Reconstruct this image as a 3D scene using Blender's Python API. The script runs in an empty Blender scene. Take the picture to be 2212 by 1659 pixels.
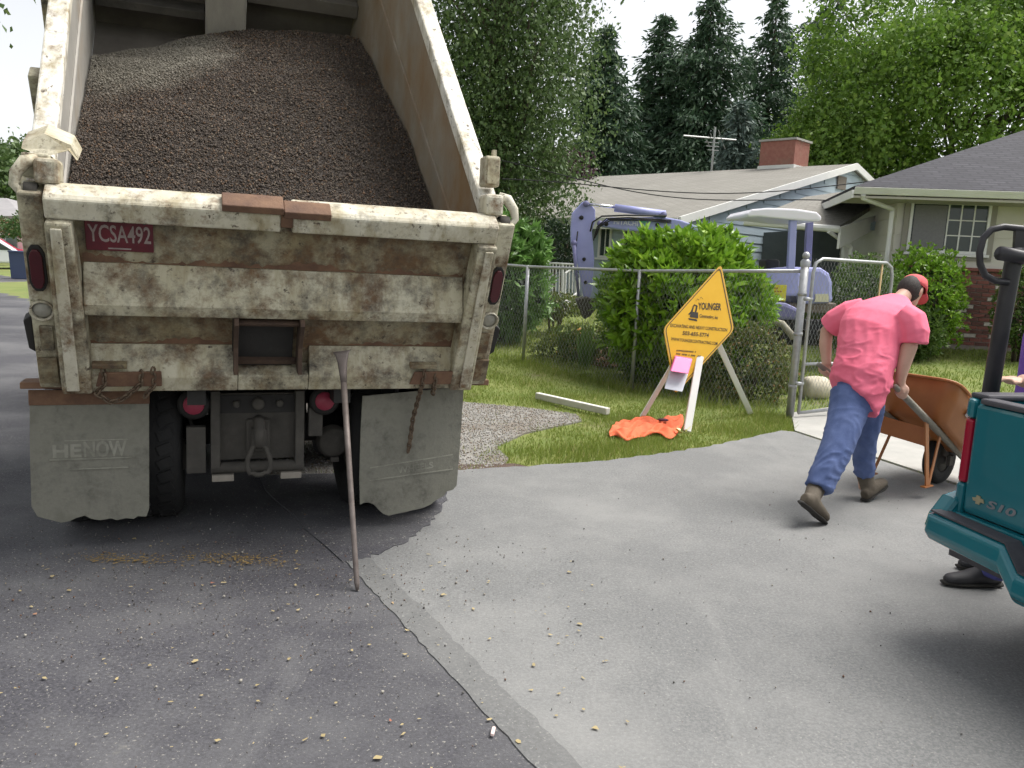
import bpy, bmesh, math, random
import numpy as np
from mathutils import Vector, Matrix
random.seed(7); rng = np.random.default_rng(7)
sc = bpy.context.scene
col = sc.collection
# ------------------------------------------------------------------ camera
CAM_H = 1.6; PITCH = math.radians(8.6); ROLL = math.radians(2.9); FPX = 1750.0; PW, PH = 2212.0, 1659.0
cam = bpy.data.cameras.new('camera'); cam.lens = FPX / PW * 36.0; cam.sensor_width = 36.0; cam.sensor_fit = 'HORIZONTAL'
cam.clip_end = 2000; cam.clip_start = 0.05
CAMROT = (Matrix.Rotation(math.pi / 2 - PITCH, 3, 'X') @ Matrix.Rotation(ROLL, 3, 'Z'))
camo = bpy.data.objects.new('camera', cam); col.objects.link(camo)
camo.matrix_world = Matrix.Translation((0, 0, CAM_H)) @ CAMROT.to_4x4()
sc.camera = camo
# ------------------------------------------------------------------ sky, sun, exposure
SUN_EL = math.radians(62); SUN_AZ = math.radians(72)      # azimuth measured from +Y (the way we look) to the right
world = bpy.data.worlds.new('World'); sc.world = world; world.use_nodes = True
wn = world.node_tree; wn.nodes.clear()
sky = wn.nodes.new('ShaderNodeTexSky'); sky.sky_type = 'NISHITA'; sky.sun_disc = False
sky.sun_elevation = SUN_EL; sky.sun_rotation = SUN_AZ; sky.air_density = 1.0; sky.dust_density = 1.5; sky.ozone_density = 1.0
hs = wn.nodes.new('ShaderNodeHueSaturation'); hs.inputs['Saturation'].default_value = 0.14
bgn = wn.nodes.new('ShaderNodeBackground'); bgn.inputs['Strength'].default_value = 0.09
wo = wn.nodes.new('ShaderNodeOutputWorld')
wn.links.new(sky.outputs[0], hs.inputs['Color']); wn.links.new(hs.outputs[0], bgn.inputs['Color']); wn.links.new(bgn.outputs[0], wo.inputs['Surface'])
sun = bpy.data.lights.new('sun', 'SUN'); sun.energy = 2.3; sun.angle = math.radians(38); sun.color = (1.0, 0.96, 0.9)
suno = bpy.data.objects.new('sun', sun); col.objects.link(suno)
sd = Vector((math.sin(SUN_AZ) * math.cos(SUN_EL), math.cos(SUN_AZ) * math.cos(SUN_EL), math.sin(SUN_EL)))
suno.rotation_euler = (-sd).to_track_quat('-Z', 'Y').to_euler(); suno.location = sd * 60
sc.view_settings.view_transform = 'Standard'; sc.view_settings.look = 'None'; sc.view_settings.gamma = 1.0
sc.view_settings.use_curve_mapping = False; sc.view_settings.exposure = 1.25
sc.cycles.filter_width = 1.5; sc.cycles.use_adaptive_sampling = True; sc.cycles.adaptive_threshold = .03; sc.cycles.max_bounces = 4; sc.cycles.diffuse_bounces = 2; sc.cycles.glossy_bounces = 2; sc.cycles.transmission_bounces = 3; sc.cycles.transparent_max_bounces = 4
# ------------------------------------------------------------------ helpers
def ray(x, y): return CAMROT @ Vector(((x - PW / 2) / FPX, -(y - PH / 2) / FPX, -1.0))
CAMP = Vector((0, 0, CAM_H))
def at(x, y, Y):
    d = ray(x, y); return CAMP + d * (Y / d.y)
def gnd(x, y, z=0.0):
    d = ray(x, y); return CAMP + d * ((z - CAM_H) / d.z)
def onwall(x, y, P, w):
    n = Vector((w.y, -w.x, 0)); d = ray(x, y); return CAMP + d * ((P - CAMP).dot(n) / d.dot(n))
FR = {}
def tag(o, label=None, cat=None, group=None, kind=None):
    if label: o['label'] = label
    if cat: o['category'] = cat
    if group: o['group'] = group
    if kind: o['kind'] = kind
    return o
def empty(name, loc, rz=0.0, label=None, cat=None, group=None):
    o = bpy.data.objects.new(name, None); col.objects.link(o); o.empty_display_size = .1
    o.location = loc; o.rotation_euler = (0, 0, rz)
    FR[o] = Matrix.Translation(Vector(loc)) @ Matrix.Rotation(rz, 4, 'Z')
    return tag(o, label, cat, group)
def link(name, me, m=None, parent=None, smooth=False):
    o = bpy.data.objects.new(name, me); col.objects.link(o)
    if m is not None:
        for mm in (m if isinstance(m, (list, tuple)) else [m]): me.materials.append(mm)
    if parent is not None:
        o.parent = parent; FR[o] = FR[parent]
    else: FR[o] = Matrix.Identity(4)
    if smooth:
        me.polygons.foreach_set('use_smooth', np.ones(len(me.polygons), dtype=bool))
    return o
def frame(d, up=Vector((0, 0, 1))):
    d = d.normalized()
    a = up.cross(d)
    if a.length < 1e-4: a = Vector((1, 0, 0)).cross(d)
    a.normalize(); return a, d.cross(a)
class MB:
    def __init__(s): s.v = []; s.f = []
    def add(s, vs, fs):
        k = len(s.v); s.v += [Vector(p) for p in vs]; s.f += [tuple(i + k for i in f) for f in fs]; return s
    def box(s, a, b, mtx=None):
        x0, y0, z0 = a; x1, y1, z1 = b
        vs = [(x0, y0, z0), (x1, y0, z0), (x1, y1, z0), (x0, y1, z0), (x0, y0, z1), (x1, y0, z1), (x1, y1, z1), (x0, y1, z1)]
        if mtx: vs = [mtx @ Vector(p) for p in vs]
        return s.add(vs, [(0, 3, 2, 1), (4, 5, 6, 7), (0, 1, 5, 4), (1, 2, 6, 5), (2, 3, 7, 6), (3, 0, 4, 7)])
    def bar(s, p, q, w, h, up=Vector((0, 0, 1))):
        p = Vector(p); q = Vector(q); a, b = frame(q - p, up)
        vs = [c + a * (sx * w / 2) + b * (sy * h / 2) for c in (p, q) for sx, sy in ((-1, -1), (1, -1), (1, 1), (-1, 1))]
        return s.add(vs, [(3, 2, 1, 0), (4, 5, 6, 7), (0, 1, 5, 4), (1, 2, 6, 5), (2, 3, 7, 6), (3, 0, 4, 7)])
    def prism(s, poly, d):
        n = len(poly); d = Vector(d); vs = [Vector(p) for p in poly] + [Vector(p) + d for p in poly]
        return s.add(vs, [tuple(range(n))[::-1], tuple(range(n, 2 * n))] + [(i, (i + 1) % n, n + (i + 1) % n, n + i) for i in range(n)])
    def tube(s, pts, r, n=8, cap=True, flat=None):
        pts = [Vector(p) for p in pts]; m = len(pts)
        rs = r if isinstance(r, (list, tuple)) else [r] * m
        vs = []; up = None
        for i, p in enumerate(pts):
            d = (pts[min(i + 1, m - 1)] - pts[max(i - 1, 0)]).normalized()
            if up is None:
                a, b = frame(d)
            else:
                a = (up - d * up.dot(d)); a.normalize(); b = d.cross(a)
            up = a
            ra, rb = rs[i] if isinstance(rs[i], (list, tuple)) else (rs[i], rs[i])
            for k in range(n):
                t = 2 * math.pi * k / n; vs.append(p + a * (ra * math.cos(t)) + b * (rb * math.sin(t)))
        fs = [(i * n + k, i * n + (k + 1) % n, (i + 1) * n + (k + 1) % n, (i + 1) * n + k) for i in range(m - 1) for k in range(n)]
        if cap: fs += [tuple(range(n))[::-1], tuple(range((m - 1) * n, m * n))]
        return s.add(vs, fs)
    def loft(s, rings):          # rings: (centre, axis_a (vec with radius), axis_b)
        n = 16; vs = []
        for c, a, b in rings:
            for k in range(n):
                t = 2 * math.pi * k / n; vs.append(Vector(c) + Vector(a) * math.cos(t) + Vector(b) * math.sin(t))
        m = len(rings)
        fs = [(i * n + k, i * n + (k + 1) % n, (i + 1) * n + (k + 1) % n, (i + 1) * n + k) for i in range(m - 1) for k in range(n)]
        fs += [tuple(range(n))[::-1], tuple(range((m - 1) * n, m * n))]
        return s.add(vs, fs)
    def ell(s, c, r, mtx=None, nu=14, nv=9):
        c = Vector(c); vs = []
        for j in range(nv + 1):
            ph = math.pi * j / nv
            for k in range(nu):
                th = 2 * math.pi * k / nu
                p = Vector((r[0] * math.sin(ph) * math.cos(th), r[1] * math.sin(ph) * math.sin(th), r[2] * math.cos(ph)))
                if mtx: p = mtx @ p
                vs.append(c + p)
        fs = [(j * nu + k, (j + 1) * nu + k, (j + 1) * nu + (k + 1) % nu, j * nu + (k + 1) % nu) for j in range(nv) for k in range(nu)]
        return s.add(vs, fs)
    def lathe(s, prof, c, axis, n=24):          # prof: (radius, along)
        c = Vector(c); ax = Vector(axis).normalized(); a, b = frame(ax); vs = []
        for r, h in prof:
            for k in range(n):
                t = 2 * math.pi * k / n; vs.append(c + ax * h + a * (r * math.cos(t)) + b * (r * math.sin(t)))
        m = len(prof)
        return s.add(vs, [(i * n + k, i * n + (k + 1) % n, (i + 1) * n + (k + 1) % n, (i + 1) * n + k) for i in range(m - 1) for k in range(n)])
    def mesh(s, name, inv=None):
        me = bpy.data.meshes.new(name)
        vs = [inv @ p for p in s.v] if inv is not None else s.v
        me.from_pydata([tuple(p) for p in vs], [], s.f); me.validate(); me.update(); return me
    def build(s, name, m=None, parent=None, world=False, smooth=False, bevel=0.0, fix=True, subsurf=0):
        inv = FR[parent].inverted() if (world and parent is not None) else None
        me = s.mesh(name, inv)
        if fix:
            bm = bmesh.new(); bm.from_mesh(me); bmesh.ops.recalc_face_normals(bm, faces=bm.faces); bm.to_mesh(me); bm.free()
        o = link(name, me, m, parent, smooth)
        if bevel:
            b = o.modifiers.new('bevel', 'BEVEL'); b.width = bevel; b.segments = 2; b.limit_method = 'ANGLE'; b.angle_limit = math.radians(40)
        if subsurf:
            b = o.modifiers.new('sub', 'SUBSURF'); b.levels = subsurf; b.render_levels = subsurf
        return o
def remeshed(mb, name, m, parent, voxel=.012, it=6, world=True, disp=None):
    me = mb.mesh(name + '_raw'); t = bpy.data.objects.new('tmp', me); col.objects.link(t)
    bm = bmesh.new(); bm.from_mesh(me); bmesh.ops.recalc_face_normals(bm, faces=bm.faces); bm.to_mesh(me); bm.free()
    r = t.modifiers.new('r', 'REMESH'); r.mode = 'VOXEL'; r.voxel_size = voxel; r.adaptivity = 0
    s_ = t.modifiers.new('s', 'SMOOTH'); s_.iterations = it; s_.factor = .5
    dg = bpy.context.evaluated_depsgraph_get(); out = bpy.data.meshes.new_from_object(t.evaluated_get(dg))
    bpy.data.objects.remove(t); bpy.data.meshes.remove(me); out.name = name
    n = len(out.vertices); co = np.empty(n * 3); out.vertices.foreach_get('co', co); co = co.reshape(-1, 3)
    if disp is not None:
        no = np.empty(n * 3); out.vertices.foreach_get('normal', no); co = co + no.reshape(-1, 3) * disp(co)[:, None]
    if world and parent is not None:
        A = np.array(FR[parent].inverted()); co = co @ A[:3, :3].T + A[:3, 3]
    out.vertices.foreach_set('co', co.ravel()); out.materials.clear(); out.update()
    return link(name, out, m, parent, True)
def npmesh(name, V, Fc, m, parent=None, smooth=False):
    V = np.ascontiguousarray(V, dtype=np.float32); Fc = np.ascontiguousarray(Fc, dtype=np.int32); k = Fc.shape[1]
    if parent is not None and FR[parent] != Matrix.Identity(4):
        A = np.array(FR[parent].inverted()); V = (V @ A[:3, :3].T + A[:3, 3]).astype(np.float32)
    me = bpy.data.meshes.new(name); me.vertices.add(len(V)); me.vertices.foreach_set('co', V.ravel())
    me.loops.add(Fc.size); me.loops.foreach_set('vertex_index', Fc.ravel())
    me.polygons.add(len(Fc)); me.polygons.foreach_set('loop_start', np.arange(0, Fc.size, k, dtype=np.int32))
    me.update(calc_edges=True); me.validate()
    return link(name, me, m, parent, smooth)
def text_mb(s, width=None, height=None, shear=0.0, bold=0.0, extrude=.001):
    cu = bpy.data.curves.new('t', 'FONT'); cu.body = s; cu.align_x = 'CENTER'; cu.align_y = 'CENTER'; cu.shear = shear
    cu.offset = bold; cu.extrude = 0; cu.resolution_u = 3
    o = bpy.data.objects.new('t', cu); col.objects.link(o)
    me = bpy.data.meshes.new_from_object(o.evaluated_get(bpy.context.evaluated_depsgraph_get()))
    mb = MB(); mb.add([v.co.copy() for v in me.vertices], [tuple(p.vertices) for p in me.polygons])
    bpy.data.objects.remove(o); bpy.data.curves.remove(cu); bpy.data.meshes.remove(me)
    xs = [p.x for p in mb.v]; ys = [p.y for p in mb.v]
    cx, cy = (min(xs) + max(xs)) / 2, (min(ys) + max(ys)) / 2; w, h = max(xs) - min(xs), max(ys) - min(ys)
    sx = width / w if width else None; sy = height / h if height else None
    sx = sx or sy; sy = sy or sx
    mb.v = [Vector(((p.x - cx) * sx, (p.y - cy) * sy, 0)) for p in mb.v]
    return mb
def put(mb, o, ex, ey):
    ex = Vector(ex).normalized(); ey = Vector(ey).normalized(); o = Vector(o)
    mb.v = [o + ex * p.x + ey * p.y for p in mb.v]; return mb
# ------------------------------------------------------------------ materials
MATS = {}
def nodes(name):
    m = bpy.data.materials.new(name); m.use_nodes = True; nt = m.node_tree; nt.nodes.clear()
    out = nt.nodes.new('ShaderNodeOutputMaterial'); b = nt.nodes.new('ShaderNodeBsdfPrincipled'); nt.links.new(b.outputs[0], out.inputs[0])
    return m, nt, b
def c4(c): return (c[0], c[1], c[2], 1.0)
def nz(nt, scale, detail=4, rough=.6, vec=None, kind='noise'):
    if kind == 'noise':
        n = nt.nodes.new('ShaderNodeTexNoise'); n.inputs['Detail'].default_value = detail; n.inputs['Roughness'].default_value = rough
    else:
        n = nt.nodes.new('ShaderNodeTexVoronoi')
    n.inputs['Scale'].default_value = scale
    if vec is not None: nt.links.new(vec, n.inputs['Vector'])
    return n.outputs[0] if kind != 'vcol' else n.outputs['Color']
def ramp(nt, fac, p0, p1, c0=(0, 0, 0), c1=(1, 1, 1)):
    r = nt.nodes.new('ShaderNodeValToRGB'); e = r.color_ramp.elements; e[0].position = p0; e[1].position = p1; e[0].color = c4(c0); e[1].color = c4(c1)
    nt.links.new(fac, r.inputs[0]); return r.outputs[0]
def mix(nt, fac, a, b, mode='MIX'):
    m = nt.nodes.new('ShaderNodeMix'); m.data_type = 'RGBA'; m.blend_type = mode
    if hasattr(fac, 'links'): nt.links.new(fac, m.inputs[0])
    else: m.inputs[0].default_value = fac
    for v, i in ((a, 6), (b, 7)):
        if hasattr(v, 'links'): nt.links.new(v, m.inputs[i])
        else: m.inputs[i].default_value = c4(v)
    return m.outputs[2]
def coord(nt, kind='Object', scale=None):
    t = nt.nodes.new('ShaderNodeTexCoord'); o = t.outputs[kind]
    if scale:
        mp = nt.nodes.new('ShaderNodeMapping'); mp.inputs['Scale'].default_value = scale; nt.links.new(o, mp.inputs[0]); o = mp.outputs[0]
    return o
def bump(nt, b, h, strength, dist=.01):
    n = nt.nodes.new('ShaderNodeBump'); n.inputs['Strength'].default_value = strength; n.inputs['Distance'].default_value = dist
    nt.links.new(h, n.inputs['Height']); nt.links.new(n.outputs[0], b.inputs['Normal'])
def mat(name, c, c2=None, scale=6, rough=.6, metal=0, bmp=0, bscale=60, vary=None, lo=.35, hi=.65, dirt=None, dirt_amt=.5, dscale=2.5, streak=None):
    if name in MATS: return MATS[name]
    m, nt, b = nodes(name); v = coord(nt, 'Object', streak)
    colr = c
    if c2 is not None: colr = mix(nt, ramp(nt, nz(nt, scale, 6, .65, v), lo, hi), c, c2)
    if dirt is not None: colr = mix(nt, ramp(nt, nz(nt, dscale, 8, .7, v), 1 - dirt_amt, min(1, 1.25 - dirt_amt)), colr, dirt)
    if hasattr(colr, 'links'): nt.links.new(colr, b.inputs['Base Color'])
    else: b.inputs['Base Color'].default_value = c4(colr)
    b.inputs['Roughness'].default_value = rough; b.inputs['Metallic'].default_value = metal
    if bmp: bump(nt, b, nz(nt, bscale, 5, .65, v), bmp)
    MATS[name] = m; return m
def leafmat(name, c1, c2, c3=None, trans=.35, rough=.45):
    m, nt, b = nodes(name)
    g = nt.nodes.new('ShaderNodeNewGeometry'); r = nt.nodes.new('ShaderNodeValToRGB'); e = r.color_ramp.elements
    e[0].color = c4(c1); e[1].color = c4(c2)
    if c3:
        e[1].position = .88; x = e.new(1.0); x.color = c4(c3)
    nt.links.new(g.outputs['Random Per Island'], r.inputs[0]); nt.links.new(r.outputs[0], b.inputs['Base Color'])
    b.inputs['Roughness'].default_value = rough
    t = nt.nodes.new('ShaderNodeBsdfTranslucent'); nt.links.new(r.outputs[0], t.inputs[0])
    mx = nt.nodes.new('ShaderNodeMixShader'); mx.inputs[0].default_value = trans
    out = [n for n in nt.nodes if n.type == 'OUTPUT_MATERIAL'][0]
    nt.links.new(b.outputs[0], mx.inputs[1]); nt.links.new(t.outputs[0], mx.inputs[2]); nt.links.new(mx.outputs[0], out.inputs[0])
    MATS[name] = m; return m
def paint_rust(name, base, base2, rust=(.075, .042, .02), rust2=(.155, .085, .035), amt=.5, grime=(.05, .04, .03), gamt=.35, scale=5.0, streaky=True):
    m, nt, b = nodes(name); v = coord(nt)
    c = mix(nt, ramp(nt, nz(nt, scale * .6, 5, .6, v), .35, .65), base, base2)
    # vertical stains
    vs = coord(nt, 'Object', (6, 6, 1.2) if streaky else (2, 2, 2))
    c = mix(nt, ramp(nt, nz(nt, 1.6, 5, .7, vs), .46, .72), c, (.27, .22, .12))
    g = ramp(nt, nz(nt, scale * 1.3, 6, .75, v), 1 - gamt - .1, 1 - gamt + .12)
    c = mix(nt, g, c, grime)
    rc = mix(nt, ramp(nt, nz(nt, 22, 4, .6, v), .3, .7), rust, rust2)
    rm = ramp(nt, nz(nt, scale, 7, .76, v), 1 - amt - .05, 1 - amt + .12)
    c = mix(nt, rm, c, rc)
    sp = ramp(nt, nz(nt, scale * 5, 4, .7, v), .60, .70); c = mix(nt, sp, c, (.065, .045, .028))
    nt.links.new(c, b.inputs['Base Color'])
    b.inputs['Roughness'].default_value = .62
    bump(nt, b, nz(nt, 28, 8, .7, v), .35, .006)
    MATS[name] = m; return m
# ------------------------------------------------------------------ ground
DR = Vector((-.5, .866, 0)); DN = Vector((.866, .5, 0))           # along the road / away from it
GATE = Vector((3.2, 9.16, 0)); FD = Vector((-.736, .677, 0)); FN = Vector((.677, .736, 0))
def gz(x, y):
    p = (x - 3.2) * .677 + (y - 9.16) * .736; s = (x - 3.2) * -.736 + (y - 9.16) * .677
    q = np.clip(np.asarray(p) - .3, 0, 9.5)
    return -.03 + .062 * q * q / (q + 1.0) + np.clip((s - 2.0) * .075, 0, .45) * np.clip((p + 2.2) / 2.2, 0, 1) * np.clip((30 - s) / 20, 0, 1)
def asphalt(name, base, base2, dust, dust_amt, speck, bmp=.5, spk=.62, streak=None):
    m, nt, b = nodes(name); v = coord(nt)
    c = mix(nt, ramp(nt, nz(nt, .9, 6, .6, v), .3, .7), base, base2)
    c = mix(nt, ramp(nt, nz(nt, 70, 3, .8, v), .40, .58), c, tuple(x * spk for x in base), 'MIX')
    c = mix(nt, ramp(nt, nz(nt, .55, 5, .68, v), 1 - dust_amt - .12, 1 - dust_amt + .22), c, dust)
    s1 = ramp(nt, nz(nt, 75, 2, .6, v), .63, .70); c = mix(nt, s1, c, speck)
    s2 = ramp(nt, nz(nt, 2.2, 5, .8, v), .64, .9); c = mix(nt, s2, c, tuple(x * .55 for x in base))
    t_ = nt.nodes.new('ShaderNodeMapping'); t_.inputs['Rotation'].default_value = (0, 0, math.radians(-22)); t_.inputs['Scale'].default_value = (2.6, .22, 1); nt.links.new(v, t_.inputs[0])
    c = mix(nt, ramp(nt, nz(nt, 1.3, 4, .6, t_.outputs[0]), .60, .95), c, dust)
    bl = ramp(nt, nz(nt, 3.6, 6, .72, v), .66, .76); c = mix(nt, bl, c, tuple(x * .62 for x in speck))
    nt.links.new(c, b.inputs['Base Color']); b.inputs['Roughness'].default_value = .82
    bump(nt, b, nz(nt, 120, 4, .75, v), bmp, .008)
    MATS[name] = m; return m
m_road = asphalt('road_asphalt', (.058, .057, .068), (.084, .083, .095), (.15, .15, .153), .46, (.25, .24, .22))
m_drive = asphalt('driveway_asphalt', (.165, .168, .168), (.20, .203, .202), (.26, .26, .253), .44, (.25, .247, .238), .3, .78)
m_conc = mat('concrete', (.33, .325, .305), (.40, .39, .365), 3, .85, bmp=.25, bscale=90, dirt=(.3, .29, .26), dirt_amt=.4)
def soil(name):
    m, nt, b = nodes(name); v = coord(nt)
    c = mix(nt, ramp(nt, nz(nt, 1.2, 8, .7, v), .35, .62), (.12, .17, .035), (.19, .21, .06))
    c = mix(nt, ramp(nt, nz(nt, .7, 9, .7, v), .58, .7), c, (.16, .13, .08))
    nt.links.new(c, b.inputs['Base Color']); b.inputs['Roughness'].default_value = .95
    bump(nt, b, nz(nt, 60, 6, .7, v), .6, .02); return m
m_soil = soil('lawn_soil')
xs = np.unique(np.concatenate([[-900, -400, -200, -120, -80, -60], np.arange(-45, 46, .75), [60, 80, 120, 200, 400, 900]]))
ys = np.unique(np.concatenate([[-900, -300, -100, -40, -20], np.arange(-12, 80, .75), [90, 120, 200, 400, 900]]))
X, Yg = np.meshgrid(xs, ys); Z = gz(X, Yg)
V = np.stack([X.ravel(), Yg.ravel(), Z.ravel()], 1); nx = len(xs); ii = np.arange(len(ys) - 1)[:, None] * nx + np.arange(nx - 1)[None, :]
Fq = np.stack([ii, ii + 1, ii + nx + 1, ii + nx], -1).reshape(-1, 4)
tag(npmesh('ground', V, Fq, m_soil, None, True), kind='structure')
E0 = Vector((.17, 2.39, 0))
def sheet(name, poly, z, m, th=.05):
    o = MB().prism([(p[0], p[1], z - th) for p in poly], (0, 0, th)).build(name, m); tag(o, kind='structure'); return o
r0 = E0 - DR * 40; r1 = E0 + DR * 160
sheet('road', [r0, r1, r1 - DN * 7.5, r0 - DN * 7.5], 0.0, m_road)
seam = []
for k in range(300):
    t = -8 + k * .045
    if t > 3.6: break
    p = E0 + DR * t + DN * (.007 * random.uniform(-1, 1)); seam.append((p.x, p.y))
edge = [(-1.75, 5.62), (-.36, 6.05), (-.02, 6.18), (.58, 6.46), (1.2, 6.83), (2.0, 7.46), (2.62, 8.1), (2.9, 8.38)]
fe = []
for a, b in zip(edge[:-1], edge[1:]):
    n_ = max(2, int(math.hypot(b[0] - a[0], b[1] - a[1]) / .09))
    for k in range(n_):
        t = k / n_; fe.append((a[0] + (b[0] - a[0]) * t + random.uniform(-.022, .022), a[1] + (b[1] - a[1]) * t + random.uniform(-.022, .022)))
drive_poly = seam + fe + [(2.95, 8.25), (3.6, 6.35), (5.5, 5.4), (9, 3.9), (9, -6), (4, -6)]
sheet('driveway', drive_poly, .002, m_drive)
joint = [(E0 + DR * t - DN * .03) for t in np.arange(-6, 2.6, .05)]
jp = [(p.x + random.uniform(-.007, .007), p.y) for p in joint] + [(p.x + .12 + random.uniform(-.012, .012), p.y + .07) for p in reversed(joint)]
sheet('asphalt_joint', jp, .005, asphalt('joint_asphalt', (.130, .132, .132), (.152, .154, .153), (.19, .19, .186), .4, (.23, .23, .22), .2, .8), .03)
shade_pts = [(-.84, 4.02), (-.74, 4.10), (-.62, 4.28), (-.50, 4.55), (-.43, 4.9), (-.40, 5.4), (-.40, 6.0), (-1.78, 5.58), (-1.75, 5.5)]
shade_edge = []
for (x0, y0), (x1, y1) in zip(shade_pts, shade_pts[1:] + shade_pts[:1]):
    for k in range(6): shade_edge.append((x0 + (x1 - x0) * k / 6 + random.uniform(-.02, .02), y0 + (y1 - y0) * k / 6 + random.uniform(-.02, .02)))
sheet('road_shade_patch', shade_edge, .0068, m_road, .02)  # road asphalt over the driveway, painting in the shade under the truck
slab_poly = [(2.97, 8.3), (3.63, 6.4), (5.53, 5.46), (9, 4.0), (9, 6.4), (5.3, 8.3), (4.5, 10.4), (3.3, 9.4)]
sheet('concrete_path', slab_poly, .008, m_conc)
def pebmat(name, cs, patch=None):
    m, nt, b = nodes(name); g = nt.nodes.new('ShaderNodeNewGeometry'); r = nt.nodes.new('ShaderNodeValToRGB'); r.color_ramp.interpolation = 'CONSTANT'
    e = r.color_ramp.elements
    while len(e) < len(cs): e.new(.5)
    for i, c in enumerate(cs): e[i].position = i / len(cs); e[i].color = c4(c)
    nt.links.new(g.outputs['Random Per Island'], r.inputs[0]); c = r.outputs[0]
    if patch: c = patch(nt, c)
    nt.links.new(c, b.inputs['Base Color']); b.inputs['Roughness'].default_value = .8; MATS[name] = m; return m
OCT = np.array([[1, 0, 0], [-1, 0, 0], [0, 1, 0], [0, -1, 0], [0, 0, 1], [0, 0, -1]], float)
OCF = np.array([[0, 2, 4], [2, 1, 4], [1, 3, 4], [3, 0, 4], [2, 0, 5], [1, 2, 5], [3, 1, 5], [0, 3, 5]])
def rotm(n):
    q = rng.normal(size=(n, 4)); q /= np.linalg.norm(q, axis=1)[:, None]; w, x, y, z = q.T
    return np.stack([1 - 2 * (y * y + z * z), 2 * (x * y - z * w), 2 * (x * z + y * w), 2 * (x * y + z * w), 1 - 2 * (x * x + z * z), 2 * (y * z - x * w), 2 * (x * z - y * w), 2 * (y * z + x * w), 1 - 2 * (x * x + y * y)], -1).reshape(n, 3, 3)
def stones(P, R, flat=.75):
    n = len(P); S = R[:, None] * np.stack([np.ones(n), rng.uniform(.7, 1.1, n), rng.uniform(flat - .15, flat + .15, n)], 1)
    Vv = OCT[None] * (1 + .25 * rng.uniform(-1, 1, (n, 6, 1))) * S[:, None, :]
    Vv = np.einsum('nij,nkj->nki', rotm(n), Vv) + P[:, None, :]
    return Vv.reshape(-1, 3), (OCF[None] + np.arange(n)[:, None, None] * 6).reshape(-1, 3)
def inpoly(x, y, poly):
    c = np.zeros(len(x), bool); n = len(poly)
    for i in range(n):
        x0, y0 = poly[i][0], poly[i][1]; x1, y1 = poly[(i + 1) % n][0], poly[(i + 1) % n][1]
        k = ((y0 > y) != (y1 > y)); xi = (x1 - x0) * (y - y0) / (y1 - y0 + 1e-12) + x0; c ^= k & (x < xi)
    return c
grav_poly = [(-1.7, 5.66), (-.36, 6.08), (-.05, 6.22), (.0, 6.55), (-.12, 6.95), (.15, 7.6), (.75, 8.35), (.72, 8.7), (.2, 8.95), (-.5, 9.1), (-1.8, 9.2), (-3.6, 8.9), (-2.9, 7.0)]
m_grav = mat('gravel_bed', (.20, .19, .17), (.27, .26, .24), 5, .95, bmp=.8, bscale=80, dirt=(.14, .10, .065), dirt_amt=.52, dscale=1.2)
sheet('gravel_patch', grav_poly, -.012, m_grav, .03)
sheet('soil_strip', [(-1.0, 5.87), (-.36, 6.06), (-.02, 6.19), (.16, 6.28), (.05, 6.36), (-.2, 6.28), (-.5, 6.2), (-1.0, 6.02)], -.006, mat('dark_mulch', (.06, .04, .032), (.10, .065, .05), 14, .95, bmp=.8, bscale=40), .02)
n = 26000; px = rng.uniform(-3.6, .9, n); py = rng.uniform(5.6, 9.2, n); k = inpoly(px, py, grav_poly); px, py = px[k], py[k]
Vv, Ff = stones(np.stack([px, py, np.full(len(px), -.008)], 1), rng.uniform(.004, .011, len(px)))
m_peb = pebmat('pebbles', [(.27, .26, .245), (.33, .32, .30), (.23, .215, .195), (.25, .20, .15), (.36, .35, .33), (.20, .16, .12)])
tag(npmesh('loose_gravel', Vv, Ff, m_peb), 'loose grey gravel on the bare patch beside the truck', 'gravel', kind='stuff')
# ------------------------------------------------------------------ grass
def blades(P, H, Wd, lean=.5):
    n = len(P); a = rng.uniform(0, 2 * math.pi, n); l = rng.uniform(0, lean, n); b = rng.uniform(0, 2 * math.pi, n)
    d = np.stack([np.cos(a), np.sin(a), np.zeros(n)], 1) * Wd[:, None] / 2
    top = P + np.stack([np.cos(b) * l, np.sin(b) * l, np.ones(n)], 1) * H[:, None]
    return np.stack([P - d, P + d, top], 1).reshape(-1, 3), np.arange(n * 3).reshape(-1, 3)
def clump(x, y, s): return .5 + .5 * np.sin(x * 3.1 * s + 1.7 * np.sin(y * 2.3 * s)) * np.sin(y * 2.7 * s + 1.3 * np.sin(x * 1.9 * s))
def grass(name, box, dens, hr, wr, cond, label, m):
    x0, x1, y0, y1 = box; n = int((x1 - x0) * (y1 - y0) * dens); x = rng.uniform(x0, x1, n); y = rng.uniform(y0, y1, n)
    k = cond(x, y); x, y = x[k], y[k]; c = clump(x, y, 1.0); k = rng.uniform(0, 1, len(x)) < .45 + .55 * c; x, y, c = x[k], y[k], c[k]
    H = rng.uniform(hr[0], hr[1], len(x)) * (.6 + .7 * c); Wd = rng.uniform(wr[0], wr[1], len(x))
    Vv, Ff = blades(np.stack([x, y, gz(x, y)], 1), H, Wd, .8)
    return tag(npmesh(name, Vv, Ff, m), label, 'grass', kind='stuff')
def pf(x, y): return (x - 3.2) * .677 + (y - 9.16) * .736
def rdist(x, y): return (x - E0.x) * DN.x + (y - E0.y) * DN.y
m_gr = leafmat('verge_grass', (.17, .235, .04), (.28, .34, .075), (.48, .42, .20), .35)
m_gr2 = leafmat('lawn_grass', (.17, .24, .04), (.27, .34, .075), (.36, .37, .13), .35)
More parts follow.
